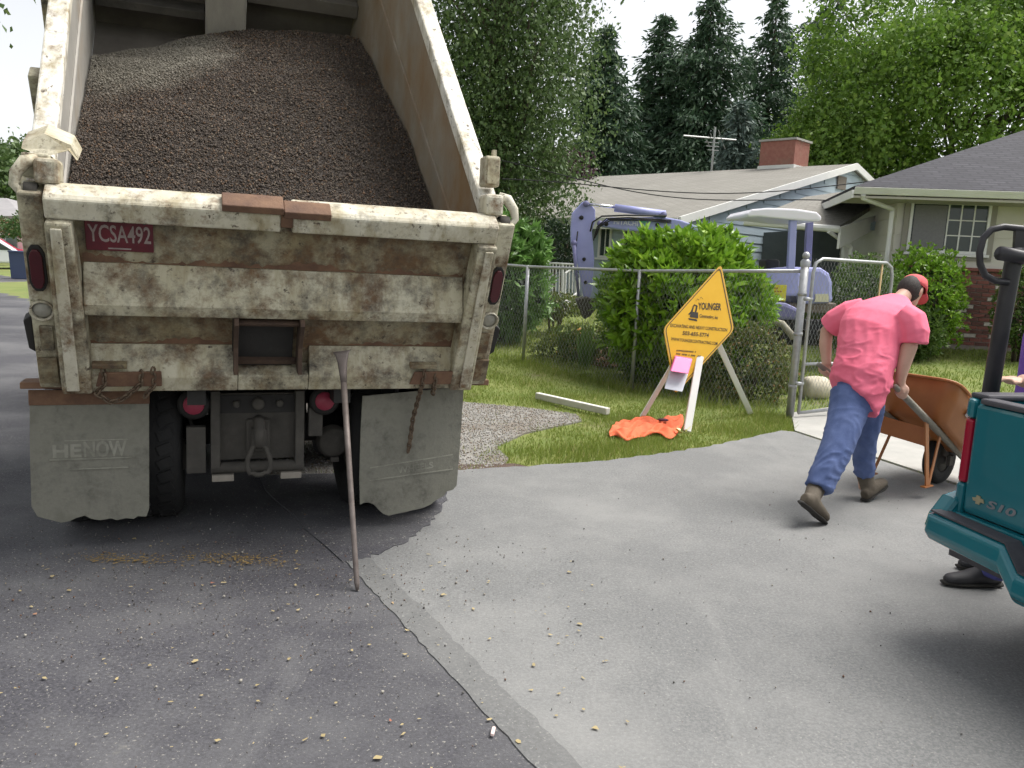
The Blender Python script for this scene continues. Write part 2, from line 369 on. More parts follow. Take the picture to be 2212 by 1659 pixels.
cA = lambda x, y: (pf(x, y) < .25) & (rdist(x, y) > .1) & ~inpoly(x, y, drive_poly) & ~inpoly(x + rng.normal(0, .10, len(x)), y + rng.normal(0, .10, len(x)), grav_poly) & ~inpoly(x, y, slab_poly)
grass('verge_grass', (-5, 4.2, 5.8, 14), 3600, (.022, .062), (.005, .010), cA, 'patchy green verge grass between driveway and wire fence', m_gr)
cG = lambda x, y: inpoly(x, y, grav_poly) & (clump(x, y, 1.7) > .62) & (x > -1.2)
grass('weed_grass', (-1.6, .9, 5.8, 9.2), 520, (.02, .06), (.006, .011), cG, 'sparse weeds growing in the gravel patch', m_gr)
cB = lambda x, y: (pf(x, y) >= .25) & (pf(x, y) < 11) & ~inpoly(x, y, slab_poly)
grass('lawn_grass', (-3, 14, 6.8, 22), 620, (.03, .075), (.010, .02), cB, 'mown green lawn beyond the wire fence and gate', m_gr2)
cC = lambda x, y: (rdist(x, y) > .1) & ~inpoly(x, y, drive_poly) & inpoly(x, y, [(-1.9, 5.5), (-.36, 5.95), (.6, 6.35), (2.1, 7.35), (3.1, 8.4), (3.2, 9.3), (2.4, 8.6), (1.6, 7.8), (.5, 7.1), (-.2, 6.75), (-.3, 6.2)]) & ~inpoly(x, y, slab_poly)
grass('verge_edge_grass', (-2, 3.3, 5.4, 9.4), 2500, (.03, .075), (.006, .011), cC, 'longer grass fringe along the driveway edge', m_gr)
# ------------------------------------------------------------------ crumbs on the road
n = 3600; x = rng.normal(-1.1, .95, n); y = rng.normal(3.75, .55, n); k = (y > 1.9) & (y < 4.9) & ((rdist(x, y) < .05) | (rng.uniform(0, 1, n) < .4)); x, y = x[k], y[k]
x2 = rng.uniform(-2.6, 3.2, 1500); y2 = rng.uniform(2.0, 6.0, 1500); k = ~((x2 > -.2) & (rng.uniform(0, 1, 1500) < .6)); x, y = np.r_[x, x2[k]], np.r_[y, y2[k]]
Rr = np.clip(rng.lognormal(-5.85, .4, len(x)), .0018, .009)
Vv, Ff = stones(np.stack([x, y, .006 + Rr * .3], 1), Rr)
m_crumb = pebmat('crumbs', [(.10, .095, .09), (.17, .16, .15), (.06, .055, .05), (.24, .22, .19), (.13, .075, .05), (.09, .085, .08), (.32, .30, .26)])
tag(npmesh('road_crumbs', Vv, Ff, m_crumb), 'small stones spilled on the asphalt behind the truck', 'gravel', kind='stuff')
def flakes(name, N, box, rr, m, label, zc=.0085, norm=None):
    n = N; x = rng.uniform(box[0], box[1], n) if norm is None else rng.normal(norm[0], norm[1], n); y = rng.uniform(box[2], box[3], n) if norm is None else rng.normal(norm[2], norm[3], n)
    kk = 7; a = np.sort(rng.uniform(0, 2 * math.pi, (n, kk)), 1); r = rng.uniform(rr[0], rr[1], n)[:, None] * rng.uniform(.5, 1.15, (n, kk)); st = rng.uniform(.4, 1, n)[:, None]; th = rng.uniform(0, 3.14, n)[:, None]
    u, v = np.cos(a) * r, np.sin(a) * r * st
    Vv = np.stack([x[:, None] + u * np.cos(th) - v * np.sin(th), y[:, None] + u * np.sin(th) + v * np.cos(th), np.broadcast_to((zc + rng.uniform(0, .003, n))[:, None], u.shape)], -1).reshape(-1, 3)
    return tag(npmesh(name, Vv, np.arange(n * kk).reshape(n, kk), m), label, 'debris', kind='stuff')
m_fl = leafmat('leaf_litter', (.30, .24, .12), (.42, .34, .18), (.34, .10, .07), .1, .8)
flakes('fallen_leaf_bits', 230, (-2.4, .5, 1.9, 4.3), (.004, .017), m_fl, 'tan and reddish leaf bits scattered on dark road')
m_sawd = leafmat('sawdust', (.20, .13, .035), (.28, .19, .06), (.12, .07, .03), .05, .95)
flakes('ochre_crumbs', 330, None, (.003, .012), m_sawd, 'ochre grit lying on road in truck shadow', norm=(-1.40, .16, 4.0, .045))
flakes('ochre_grit', 230, None, (.003, .012), m_sawd, 'ochre grit lying on road below the tailgate centre', norm=(-1.93, .12, 3.92, .04))

cW = lambda x, y: (np.abs(pf(x, y) + .12) < .22) & (rdist(x, y) > .1) & ~inpoly(x, y, slab_poly) & ~inpoly(x, y, drive_poly)
grass('fence_weeds', (-3, 3.1, 9.2, 15), 420, (.10, .30), (.006, .014), cW, 'tall weeds growing along the foot of the wire fence', m_gr)
# ------------------------------------------------------------------ dump truck
TR = empty('dump_truck', (-1.262, 4.30, 0), .37, 'rusty cream dump truck with raised bed full of gravel, seen from behind', 'dump truck')
m_cream = paint_rust('cream_rust_paint', (.56, .53, .41), (.43, .39, .27), amt=.475, gamt=.43, scale=4.5)
m_rail = paint_rust('worn_white_paint', (.62, .59, .49), (.46, .42, .31), amt=.43, gamt=.37, scale=5.5)
m_panel = paint_rust('dirty_shaded_paint', (.38, .35, .25), (.22, .18, .10), amt=.50, gamt=.47, scale=5.0)  # dirty paint, also darkened for the shade in the recessed panels
m_wht = paint_rust('bed_rim_paint', (.80, .78, .73), (.64, .60, .50), amt=.41, gamt=.34, scale=5)
m_rust = mat('brown_rust', (.105, .055, .035), (.19, .105, .06), 9, .8, bmp=.4, bscale=40, dirt=(.05, .03, .02), dirt_amt=.45)
m_rustd = mat('dark_rust', (.045, .028, .02), (.085, .052, .034), 9, .85, bmp=.4, bscale=40)
m_dark = mat('grimy_black_steel', (.011, .010, .0095), (.022, .02, .018), 5, .7, bmp=.3, bscale=40)
m_dust = mat('dusty_steel', (.048, .044, .038), (.085, .078, .067), 6, .85, bmp=.3, bscale=50, dirt=(.05, .045, .04), dirt_amt=.4)
m_inner = mat('scraped_bed_steel', (.30, .285, .26), (.40, .38, .345), 3, .55, bmp=.15, bscale=30, dirt=(.27, .185, .10), dirt_amt=.45, dscale=1.3, streak=(2.2, .8, .8))
m_innerb = mat('stained_bed_steel', (.22, .195, .155), (.31, .28, .23), 2.5, .6, bmp=.15, bscale=30, dirt=(.21, .125, .055), dirt_amt=.60, dscale=1.6, streak=(2.0, .9, .5))
m_innerd = mat('dark_bed_steel', (.10, .088, .075), (.15, .135, .115), 3, .75, bmp=.2, bscale=30, dirt=(.06, .05, .04), dirt_amt=.4)
m_tyre = mat('tyre_rubber', (.009, .009, .0095), (.016, .0155, .015), 8, .85, bmp=.3, bscale=60)
m_flap = mat('dusty_mudflap', (.175, .17, .138), (.27, .265, .22), 6, .9, bmp=.5, bscale=45, dirt=(.075, .071, .058), dirt_amt=.52, dscale=6)
m_red = mat('red_lens', (.075, .008, .014), (.05, .007, .01), 6, .3)
m_reddim = mat('dusty_red_lens', (.34, .04, .08), (.26, .035, .06), 9, .5)
m_lens = mat('clear_lens', (.35, .34, .30), (.25, .24, .2), 9, .35)
m_chain = mat('rusty_chain', (.16, .115, .075), (.09, .06, .04), 30, .7, metal=.3, bmp=.2)
TL = Vector((0, -.391, .920)); TN = Vector((0, -.920, -.391)); TO = Vector((0, 0, .91))
def xs_(x): return x * .955 + .028
def tg(x, t, n): x = xs_(x); return TO + Vector((x, 0, 0)) + TL * t + TN * n
def tgprism(name, prof, x0, x1, m, parent, bevel=.006, sx=None):
    return MB().prism([tg(x0, t, n) for t, n in prof], ((x1 - x0) * .955, 0, 0)).build(name, m, parent, bevel=bevel)
gate = tgprism('tailgate', [(0.0, -.03), (.99, -.03), (.99, 0), (0, 0)], -1.04, 1.04, m_panel, TR, 0)
tgprism('lower_rib', [(-.005, .001), (-.005, .10), (.08, .105), (.215, .001)], -.955, -.245, m_cream, gate)
tgprism('lower_rib', [(-.005, .001), (-.005, .10), (.08, .105), (.215, .001)], .13, .955, m_cream, gate)
tgprism('lower_rib', [(-.005, .001), (-.005, .098), (.085, .1), (.11, .001)], -.243, .128, m_cream, gate)
tgprism('middle_rib', [(.415, .001), (.415, .10), (.475, .108), (.645, .001)], -.955, .955, m_cream, gate)
# top rail, broken at the middle
for x0, x1, k in ((-1.085, -.055, 0), (.0, 1.085, 1)):
    tgprism('top_rail', [(.875, .001), (.872, .085), (.965, .092), (.982, .07), (1.0, .0), (.99, -.06), (.90, -.06), (.90, -.031)], x0, x1, m_rail, gate, .01)
tgprism('bent_rail_seam', [(.885, .001), (.90, .09), (.955, .10), (.985, .06), (.99, -.02)], -.056, .001, m_rust, gate, .004)
tgprism('wear_bar', [(.972, .005), (.965, .104), (1.0, .108), (1.022, .03), (1.022, .0)], -.33, -.045, m_rust, gate, .005)
tgprism('wear_bar', [(.955, .01), (.95, .104), (.985, .108), (1.01, .03), (1.005, .006)], -.043, .185, m_rust, gate, .005)
for s in (-1, 1):                                                 # side posts of the gate, widening to the foot
    a = [tg(s * 1.083, -.005, .0), tg(s * .945, -.005, 0), tg(s * .955, .45, 0), tg(s * .975, .873, 0), tg(s * 1.083, .873, 0)]
    MB().prism(a, TN * .125).build('side_post', m_cream, gate, bevel=.012)
    MB().prism([p + TN * .1255 for p in (tg(s * 1.06, .02, 0), tg(s * 1.0, .02, 0), tg(s * 1.005, .5, 0), tg(s * 1.012, .85, 0), tg(s * 1.06, .85, 0))], TN * .012).build('post_strip', m_rail, gate, bevel=.006)
# chute in the middle
ch = MB().box((0, 0, 0), (1, 1, 1), Matrix((( .30, 0, 0, -.232), (0, TN.y * .02, TL.y * .30, tg(0, .10, .004).y), (0, TN.z * .02, TL.z * .30, tg(0, .10, .004).z), (0, 0, 0, 1)))).build('chute_door', m_dark, gate)
for x in (-.268, .062):
    pr = [(.125, .002), (.105, .10), (.12, .15), (.18, .125), (.25, .105), (.33, .125), (.405, .155), (.425, .12), (.40, .05), (.39, .002)]
    MB().prism([tg(x, t, n) for t, n in pr], (.022, 0, 0)).build('chute_ear', m_rustd, gate, bevel=.003)
MB().prism([tg(-.243, t, n) for t, n in ((.385, .03), (.375, .10), (.39, .11), (.40, .03))], (.288, 0, 0)).build('chute_lip', m_rustd, gate)
MB().prism([tg(-.243, t, n) for t, n in ((.13, .025), (.125, .05), (.15, .055), (.155, .025))], (.288, 0, 0)).build('chute_slat', m_rustd, gate)
# rust that has eaten in along the lower edges of the panels
for t0, x0, x1, hi, m_ in ((.646, -.955, .955, .05, m_rust), (.2155, -.955, -.235, .045, m_rust), (.2155, .12, .955, .045, m_rust), (.852, -.5, .955, -.02, m_panel)):
    st = []; n_ = int((x1 - x0) / .02); up_ = []
    for k in range(n_ + 1):
        x = x0 + (x1 - x0) * k / n_; h = max(.004, abs(hi) * (.35 + .5 * math.sin(x * 9 + t0 * 40) * math.sin(x * 3.7 + 1) + random.uniform(-.2, .3)))
        st.append((x, h))
    MB().add([tg(x, t0, .0022) for x, h in st] + [tg(x, t0 + h, .0022) for x, h in st], [(k, k + 1, n_ + 2 + k, n_ + 1 + k) for k in range(n_)]).build('rust_stain', m_, gate, fix=False)
# plate
m_plate = mat('plate_red', (.135, .013, .022), (.085, .011, .018), 12, .5, dirt=(.06, .03, .025), dirt_amt=.4, dscale=14)
m_ptxt = mat('plate_letters', (.34, .28, .265), (.24, .19, .18), 20, .6)
pl = MB().prism([tg(-.935, .705, .004), tg(-.64, .705, .004), tg(-.64, .862, .004), tg(-.935, .862, .004)], TN * .006).build('number_plate', m_plate, gate, bevel=.004)
put(text_mb('YCSA492', .26, .085, bold=.012), tg(-.787, .79, .0115), (1, 0, 0), TL).build('lettering', m_ptxt, pl, fix=False)
MB().prism([tg(-.84, .715, .0105), tg(-.74, .715, .0105), tg(-.74, .722, .0105), tg(-.84, .722, .0105)], TN * .001).build('small_print', m_ptxt, pl)
for t in (-.11, .11):
    MB().lathe([(0, .004), (.006, .004), (.007, 0)], tg(-.787 + t, .848, .010), TN, 8).build('bolt', m_dust, pl)
# corner posts of the bed with lamps
for s in (-1, 1):
    po = MB().prism([tg(s * 1.092, -.02, -.12), tg(s * 1.195, -.02, -.12), tg(s * 1.195, .97, -.12), tg(s * 1.092, .97, -.12)], TN * .16).build('corner_post', m_cream, TR, bevel=.012)
    def oval(rx, rt, n0, n1, tc, m, nm, par, nn=20):
        ring = [(rx * max(-1, min(1, 1.25 * math.cos(2 * math.pi * k / nn))), rt * max(-1, min(1, 1.06 * math.sin(2 * math.pi * k / nn)))) for k in range(nn)]
        return MB().prism([tg(s * 1.143 + a, tc + b_, n0) for a, b_ in ring], TN * (n1 - n0)).build(nm, m, par, bevel=.004)
    oval(.038, .112, .03, .052, .62, m_dark, 'lamp_bezel', po); oval(.028, .094, .045, .062, .62, m_red, 'tail_lamp', po)
    MB().lathe([(.032, 0), (.05, .0), (.052, .018), (.046, .022), (.042, .01)], tg(s * 1.143, .41, .04), TN, 24).build('lamp_ring', m_rail, po, smooth=True)
    MB().lathe([(.041, .0), (.03, .012), (.0, .016)], tg(s * 1.143, .41, .04), TN, 20).build('round_lamp', m_lens, po, smooth=True)
    MB().prism([tg(s * 1.10, .02, .042), tg(s * 1.188, .02, .042), tg(s * 1.188, .16, .042), tg(s * 1.10, .16, .042)], TN * .02).build('foot_plate', m_panel, po, bevel=.004)
    MB().prism([tg(s * 1.105, .2, .042), tg(s * 1.165, .2, .042), tg(s * 1.165, .33, .042), tg(s * 1.105, .33, .042)], TN * .012).build('hinge_plate', m_panel, po, bevel=.004)
    # latch side of the post
    MB().prism([tg(s * 1.196, .17, -.05), tg(s * 1.225, .19, -.05), tg(s * 1.235, .34, -.05), tg(s * 1.196, .37, -.05)], TN * .07).build('latch_block', m_dark, po, bevel=.006)
# hinge heads, hooks on top of the posts
for s in (-1, 1):
    hb = MB().box((xs_(s * 1.075) - .05, -.40, 1.83), (xs_(s * 1.075) + .05, -.26, 1.94)).build('hinge_head', m_rail, TR, bevel=.018)
    if s > 0:
        MB().box((1.04, -.26, 1.99), (1.125, -.15, 2.15)).build('hinge_box', m_rail, hb, bevel=.012)
        MB().box((1.10, -.20, 2.14), (1.12, -.17, 2.19)).build('pin', m_rail, hb)
        MB().box((1.05, -.268, 2.005), (1.115, -.261, 2.13)).build('end_cap', m_cream, hb)
    MB().tube([(xs_(s * 1.12), -.33, 1.93), (xs_(s * 1.165), -.35, 1.92), (xs_(s * 1.20), -.36, 1.87), (xs_(s * 1.21), -.365, 1.82), (xs_(s * 1.185), -.365, 1.79), (xs_(s * 1.15), -.36, 1.79)], [.03, .03, .026, .02, .018, .016], 10).build('hook', m_rail, hb, smooth=True)
    MB().tube([(xs_(s * 1.115), -.36, 1.80), (xs_(s * 1.17), -.36, 1.80)], .035, 12).build('hinge_pin', m_dust, hb, smooth=True)
if True:                                                          # bent hood over the left hinge
    MB().prism([(-1.12, -.22, 1.985), (-1.02, -.26, 1.955), (-.93, -.24, 1.99), (-.90, -.22, 1.95), (-.895, -.2, 1.96), (-.925, -.2, 2.02), (-1.03, -.2, 2.06), (-1.12, -.18, 2.02)], (0, .14, .06)).build('bent_hood', m_rail, hb, bevel=.004)
    MB().box((-1.11, -.30, 1.86), (-1.00, -.16, 1.965)).build('hinge_box', m_cream, hb, bevel=.01)
# bed: floor, walls, rims, front wall
fr_ = lambda y: 1.03 - .095 * y
fl_ = lambda y: -1.03 - .03 * y
fz = lambda y: .93 + .84 * y
rzR = lambda y: 2.14 + 1.14 * (y - .05); rzL = lambda y: 2.07 + 1.05 * (y - .14)
Y1, YT = 2.75, 2.05
MB().add([(fl_(0), .02, fz(0)), (fr_(0), .02, fz(0)), (fr_(Y1), Y1, fz(Y1)), (fl_(Y1), Y1, fz(Y1)), (fl_(0), .09, fz(0) - .08), (fr_(0), .09, fz(0) - .08), (fr_(Y1), Y1 + .06, fz(Y1) - .08), (fl_(Y1), Y1 + .06, fz(Y1) - .08)],
         [(0, 1, 2, 3), (7, 6, 5, 4), (0, 4, 5, 1), (1, 5, 6, 2), (2, 6, 7, 3), (3, 7, 4, 0)]).build('bed_floor', m_innerd, TR)
def slab4(name, q, d, m, par, bevel=0): return MB().prism(q, d).build(name, m, par, bevel=bevel)
for s, f_, rz_ in ((1, fr_, rzR), (-1, fl_, rzL)):
    yr0 = -.30; zr0 = rz_(-.30)
    q = [(f_(0), .0, fz(0)), (f_(Y1), Y1, fz(Y1)), (f_(YT), YT, rz_(YT)), (f_(-.30), -.30, rz_(-.3))]
    w = slab4('side_wall', q, (s * .07, 0, 0), m_innerb if s > 0 else m_inner, TR)
    # pressed break line along the wall and a bottom fillet
    qa = [Vector((f_(y) - s * .002, y, fz(y) + (rz_(y) - fz(y)) * k)) for y, k in ((-.12, .60), (2.2, .62), (2.2, .59), (-.10, .57))]
    slab4('wall_seam', qa, (-s * .012, 0, 0), m_innerb if s > 0 else m_inner, w)
    r0, r1 = Vector((f_(-.22), -.22, rz_(-.22))), Vector((f_(YT + .25), YT + .25, rz_(YT + .25)))
    d = (r1 - r0).normalized(); upv = Vector((0, -d.z, d.y))
    o_ = Vector((s * .1, 0, 0))
    slab4('top_rim', [r0 - upv * .03 - Vector((s * .012, 0, 0)), r0 + upv * .05 - Vector((s * .012, 0, 0)), r0 + upv * .05 + o_ * .95, r0 - upv * .06 + o_ * .95, r0 - upv * .06 + o_ * .72, r0 - upv * .03 + o_ * .72], r1 - r0, m_wht, w, .014)
    for k in range(4):                                            # outer stakes
        y = .3 + k * .55
        MB().bar((f_(y) + s * .12, y + .35, fz(y) + .1), (f_(y) + s * .12, y - .22, rz_(y) - .35), .1, .09, Vector((1, 0, 0))).build('side_stake', m_cream, w, bevel=.01)
fw = [(fl_(Y1), Y1, fz(Y1)), (fr_(Y1), Y1, fz(Y1)), (fr_(YT), YT - .05, 3.98), (fl_(YT), YT - .05, 3.98)]
fd_ = Vector((0, .75, .6)).normalized()
FWm = slab4('front_wall', fw, fd_ * .06, m_innerd, TR)
def fwp(x, k, n): 
    a = Vector((x, Y1, fz(Y1))); b = Vector((x, YT - .05, 3.98)); return a + (b - a) * k - fd_ * n
slab4('front_ledge', [fwp(-1.08, .20, .002), fwp(-.34, .20, .002), fwp(-.34, .20, .16), fwp(-1.08, .20, .16)], Vector((0, -.035, .05)), m_dust, FWm, .004)
slab4('front_rib', [fwp(-1.08, .42, .002), fwp(-.34, .42, .002), fwp(-.34, .42, .10), fwp(-1.08, .42, .10)], Vector((0, -.06, .08)), m_dust, FWm, .004)
slab4('front_rib', [fwp(-.03, .36, .002), fwp(.80, .36, .002), fwp(.80, .36, .09), fwp(-.03, .36, .09)], Vector((0, -.06, .08)), m_innerd, FWm, .004)
slab4('hoist_housing', [fwp(-.335, .02, .002), fwp(-.335, .02, .20), fwp(-.335, .10, .34), fwp(-.335, 1.0, .34), fwp(-.335, 1.0, .002)], (.285, 0, 0), m_inner, FWm, .02)
# frame, axle, hitch, lamps
MB().box((-.45, -.02, .78), (-.36, 5.2, .95)).box((.30, -.02, .78), (.39, 5.2, .95)).box((-.36, .3, .80), (.30, .42, .93)).build('chassis_rail', m_dark, TR)
MB().box((-1.12, .12, .845), (1.12, .22, .90)).build('rear_crossmember', m_rust, TR, bevel=.006)
MB().box((-1.2, -.02, .872), (1.2, .118, .904)).build('bed_sill', m_rust, TR, bevel=.004)
hp = MB().box((-.30, .22, .42), (.13, .25, .80)).build('hitch_plate', m_dust, TR, bevel=.005)
MB().box((-.335, .16, .38), (-.285, .23, .82)).build('hitch_post', m_dust, hp, bevel=.006)
MB().box((.115, .16, .38), (.165, .23, .82)).build('hitch_post', m_dust, hp, bevel=.006)
MB().tube([(-.335, .19, .385), (.165, .19, .385)], .032, 12).build('hitch_bar', m_dust, hp, smooth=True)
MB().box((-.33, .15, .315), (-.215, .21, .352)).build('step_pad', mat('pale_pad', (.30, .27, .23), (.22, .2, .17), 9, .8), hp, bevel=.004)
MB().box((.035, .15, .315), (.15, .21, .352)).build('step_pad', MATS['pale_pad'], hp, bevel=.004)
MB().box((-.285, .205, .69), (.115, .221, .79)).build('socket_panel', m_dark, hp)
for x, r in ((-.20, .02), (-.085, .034), (.03, .02)):
    MB().lathe([(r, 0), (r, .03), (r * .8, .035), (0, .035)], (x, .204, .745), (0, -1, 0), 14).build('socket', m_dust, hp, smooth=True)
pk = MB().box((-.125, .12, .50), (-.045, .22, .62)).box((-.15, .17, .47), (-.02, .222, .66)).build('pintle_hook', m_dust, TR, bevel=.014)
MB().tube([(-.085, .15, .66), (-.085, .09, .655), (-.085, .06, .60), (-.085, .075, .54), (-.085, .13, .52)], [.03, .03, .026, .024, .02], 10).build('hook_jaw', m_dust, pk, smooth=True)
rg = [(-.085 + .062 * math.sin(t), .115, .42 - .085 * math.cos(t) + (.02 if abs(math.cos(t)) > .8 else 0)) for t in [math.pi * 2 * k / 22 for k in range(23)]]
MB().tube(rg, .014, 8, False).build('tow_ring', m_dust, pk, smooth=True)
for x, z in ((-.42, .75), (.275, .76)):
    lb = MB().lathe([(0, .0), (.078, .0), (.085, -.03), (.07, -.05), (0, -.05)], (x, .20, z), (0, 1, 0), 20).build('brake_lamp', m_dark, TR, smooth=True)
    MB().lathe([(.054, 0), (.05, .012), (.0, .02)], (x, .149, z), (0, -1, 0), 20).build('lens', m_reddim, lb, smooth=True)
ax = MB().tube([(-1.0, .68, .5), (1.0, .68, .5)], .09, 12).ell((-.1, .68, .5), (.2, .2, .2)).build('axle', m_dark, TR, smooth=True)
for x, z in ((-.52, .42), (.36, .47)):
    bc = MB().lathe([(0, .0), (.075, .002), (.092, .02), (.095, .05), (.10, .052), (.10, .07), (.088, .1), (.06, .16), (0, .16)], (x, .34, z), (0, 1, 0), 22).build('brake_chamber', m_dust, TR, smooth=True)
    MB().box((x - .02, .325, z - .115), (x + .03, .39, z - .085)).build('clamp', m_dust, bc, bevel=.005)
    MB().tube([(x + .06, .36, z + .07), (x + .1, .34, z + .16), (x + .06, .33, z + .25), (x + .12, .3, z + .33)], .012, 6).build('air_hose', m_dark, bc, smooth=True)
MB().box((-.46, .18, .36), (-.36, .24, .62)).build('spring_hanger', m_dust, TR, bevel=.006)
MB().box((.19, .18, .55), (.27, .24, .72)).build('spring_hanger', m_dust, TR, bevel=.006)
def wheel(x0, x1, y, r, par):
    xm = (x0 + x1) / 2; h = (x1 - x0) / 2
    prof = [(r * .56, -h * .7), (r * .62, -h * .95), (r * .86, -h), (r * .955, -h * .92), (r, -h * .72), (r, h * .72), (r * .955, h * .92), (r * .86, h), (r * .62, h * .95), (r * .56, h * .7)]
    w = MB().lathe(prof, (xm, y, r + .004), (1, 0, 0), 36).build('wheel', m_tyre, par, smooth=True)
    tr = MB()
    for k in range(40):
        a = 2 * math.pi * k / 40
        for sx in (-1, 1):
            c = Vector((xm + sx * h * .42, y + (r + .004) * math.sin(a), r + .004 - (r + .004) * math.cos(a))); t = Vector((sx * .4, math.cos(a), math.sin(a)))
            tr.bar(c - t * .026, c + t * .026, h * .5, .012, Vector((0, -math.sin(a), math.cos(a))))
    tr.build('tyre_tread', m_tyre, w)
    MB().lathe([(0, -.03), (r * .3, -.03), (r * .34, h * .5), (r * .56, h * .7), (r * .56, -h * .7), (r * .3, -h * .5)], (xm, y, r + .004), (1, 0, 0), 24).build('rim', m_dust, w, smooth=True)
for yw in (.68, 2.0):
    for x0, x1 in ((-1.12, -.82), (-.78, -.48), (.45, .75), (.80, 1.10)): wheel(x0, x1, yw, .5, TR)
for x0, x1 in ((-1.08, -.80), (.80, 1.08)): wheel(x0, x1, 5.0, .5, TR)
cab = MB().box((-1.1, 3.7, .95), (1.1, 5.1, 2.5)).box((-.95, 5.1, .8), (.95, 6.3, 1.75)).build('cab', m_cream, TR, bevel=.08)
MB().box((-.8, 3.68, 1.75), (.8, 3.698, 2.3)).build('rear_window', mat('dark_glass', (.02, .025, .025), rough=.08), cab)
MB().tube([(0, 2.3, .9), (-.1, 2.9, 3.2)], .09, 12).build('hoist_cylinder', m_dust, TR, smooth=True)
for sx in (-1, 1):
    MB().box((sx * .78 - .28, 2.75, .32), (sx * .78 + .28, 3.9, .92)).build('fuel_tank', m_dark, TR, bevel=.06)
MB().box((-.4, 3.9, .34), (.4, 6.1, .95)).build('engine_block', m_dark, TR, bevel=.05)
MB().box((-1.1, 6.25, .35), (1.1, 6.4, .75)).build('front_bumper', m_dust, TR, bevel=.02)
MB().tube([(-.05, .8, .5), (-.05, 2.0, .52), (-.05, 4.0, .6)], .06, 10).build('drive_shaft', m_dark, TR, smooth=True)
MB().tube([(-1.0, 2.0, .5), (1.0, 2.0, .5)], .09, 12).ell((-.1, 2.0, .5), (.2, .2, .2)).build('axle', m_dark, TR, smooth=True)
MB().box((-.34, 1.0, .40), (.28, 1.7, .80)).build('suspension_block', m_dark, TR, bevel=.05)
MB().box((-1.08, .26, .958), (1.08, 3.6, .98)).build('light_block_plate', m_dark, TR)  # added plate, keeps skylight off the ground under the truck
# mud flaps with torn lower edges
def flap(outline, m, y, lean, name='mud_flap'):
    o = MB().prism([(x, y + lean * (.85 - z), z) for x, z in outline], (0, .012, 0)).build(name, m, TR); return o
oL = [(-1.175, .85), (-1.185, .55), (-1.19, .25), (-1.165, .195), (-1.14, .185), (-1.10, .17), (-1.06, .155), (-1.02, .16), (-.99, .175), (-.95, .185), (-.92, .165), (-.88, .155), (-.83, .162), (-.80, .15), (-.76, .158), (-.72, .152), (-.70, .165), (-.66, .16), (-.645, .20), (-.64, .5), (-.635, .85)]
fL = flap(oL, m_flap, .07, .03)
MB().prism([(-1.18, .062, .775), (-.632, .062, .775), (-.632, .062, .853), (-1.18, .062, .853)], (0, .007, 0)).build('flap_bar', m_rust, fL, bevel=.003)
oR = [(.475, .80), (.47, .60), (.47, .32), (.478, .155), (.50, .165), (.53, .165), (.56, .15), (.59, .115), (.615, .09), (.65, .075), (.70, .085), (.745, .09), (.79, .10), (.83, .105), (.87, .115), (.905, .13), (.93, .15), (.955, .165), (.985, .18), (1.0, .205), (1.04, .215), (1.062, .24), (1.07, .5), (1.075, .85)]
fR = flap(oR, m_flap, .07, .03)
m_emb = mat('embossed_rubber', (.25, .245, .20), (.31, .305, .255), 9, .9, dirt=(.10, .095, .08), dirt_amt=.5, dscale=6)
def emb(o, s, x, z, w, h, rot=0.0):
    ex = Vector((math.cos(rot), 0, math.sin(rot))); ey = Vector((-math.sin(rot), -.03, math.cos(rot)))
    put(text_mb(s, w, h, bold=.03), (x, .07 + .03 * (.85 - z) - .0025, z), ex, ey).build('embossed_lettering', m_emb, o, fix=False)
emb(fL, 'HE', -1.02, .535, .13, .07); emb(fL, 'NOW', -.845, .54, .20, .085); emb(fR, 'WHEELS', .80, .365, .22, .04, .12)
for x0, x1, z, r_ in ((-1.03, -.74, .585, 0), (-1.1, -.72, .488, .0), (-1.01, -.74, .435, 0)):
    MB().box((x0, .074, z), (x1, .08 , z + .006)).build('embossed_line', m_emb, fL)
for z0, z1 in ((.375, .425), (.30, .335)):
    MB().bar((.53, .0835, z0), (1.03, .0835, z1 + .01), .006, .006).build('embossed_line', m_emb, fR)
# chains
def chain(pts, name='chain', r=.0055, L=.034):
    pts = [Vector(p) for p in pts]; mb = MB(); seg = []
    for a, b in zip(pts[:-1], pts[1:]):
        n_ = max(1, round((b - a).length / (L * .78)))
        for k in range(n_): seg.append((a + (b - a) * (k / n_), a + (b - a) * ((k + 1) / n_)))
    for k, (a, b) in enumerate(seg):
        d = (b - a).normalized(); u, v = frame(d, Vector((0, 1, 0))); s_ = (u + v).normalized() if k % 2 else (u - v).normalized(); c = (a + b) / 2
        ring = [c + d * (L * .62 * math.cos(t)) + s_ * (L * .34 * math.sin(t)) for t in [2 * math.pi * j / 10 for j in range(11)]]
        mb.tube(ring, r, 5, False)
    mb.build(name, m_chain, TR, smooth=True)
chain([tg(-.89, .13, .115), tg(-.885, .06, .12), (-.86, -.10, .86), (-.80, -.10, .815), (-.745, -.10, .83), tg(-.72, .05, .12), tg(-.715, .12, .115)])
chain([tg(-.66, .14, .115), tg(-.655, .05, .118), (-.645, -.10, .84)])
chain([tg(.78, .13, .115), tg(.775, .02, .12), (.765, -.06, .80), (.755, .0, .68), (.75, .03, .55), (.745, .05, .47)])
chain([tg(.85, .10, .115), tg(.85, .02, .12), (.85, -.06, .83)])
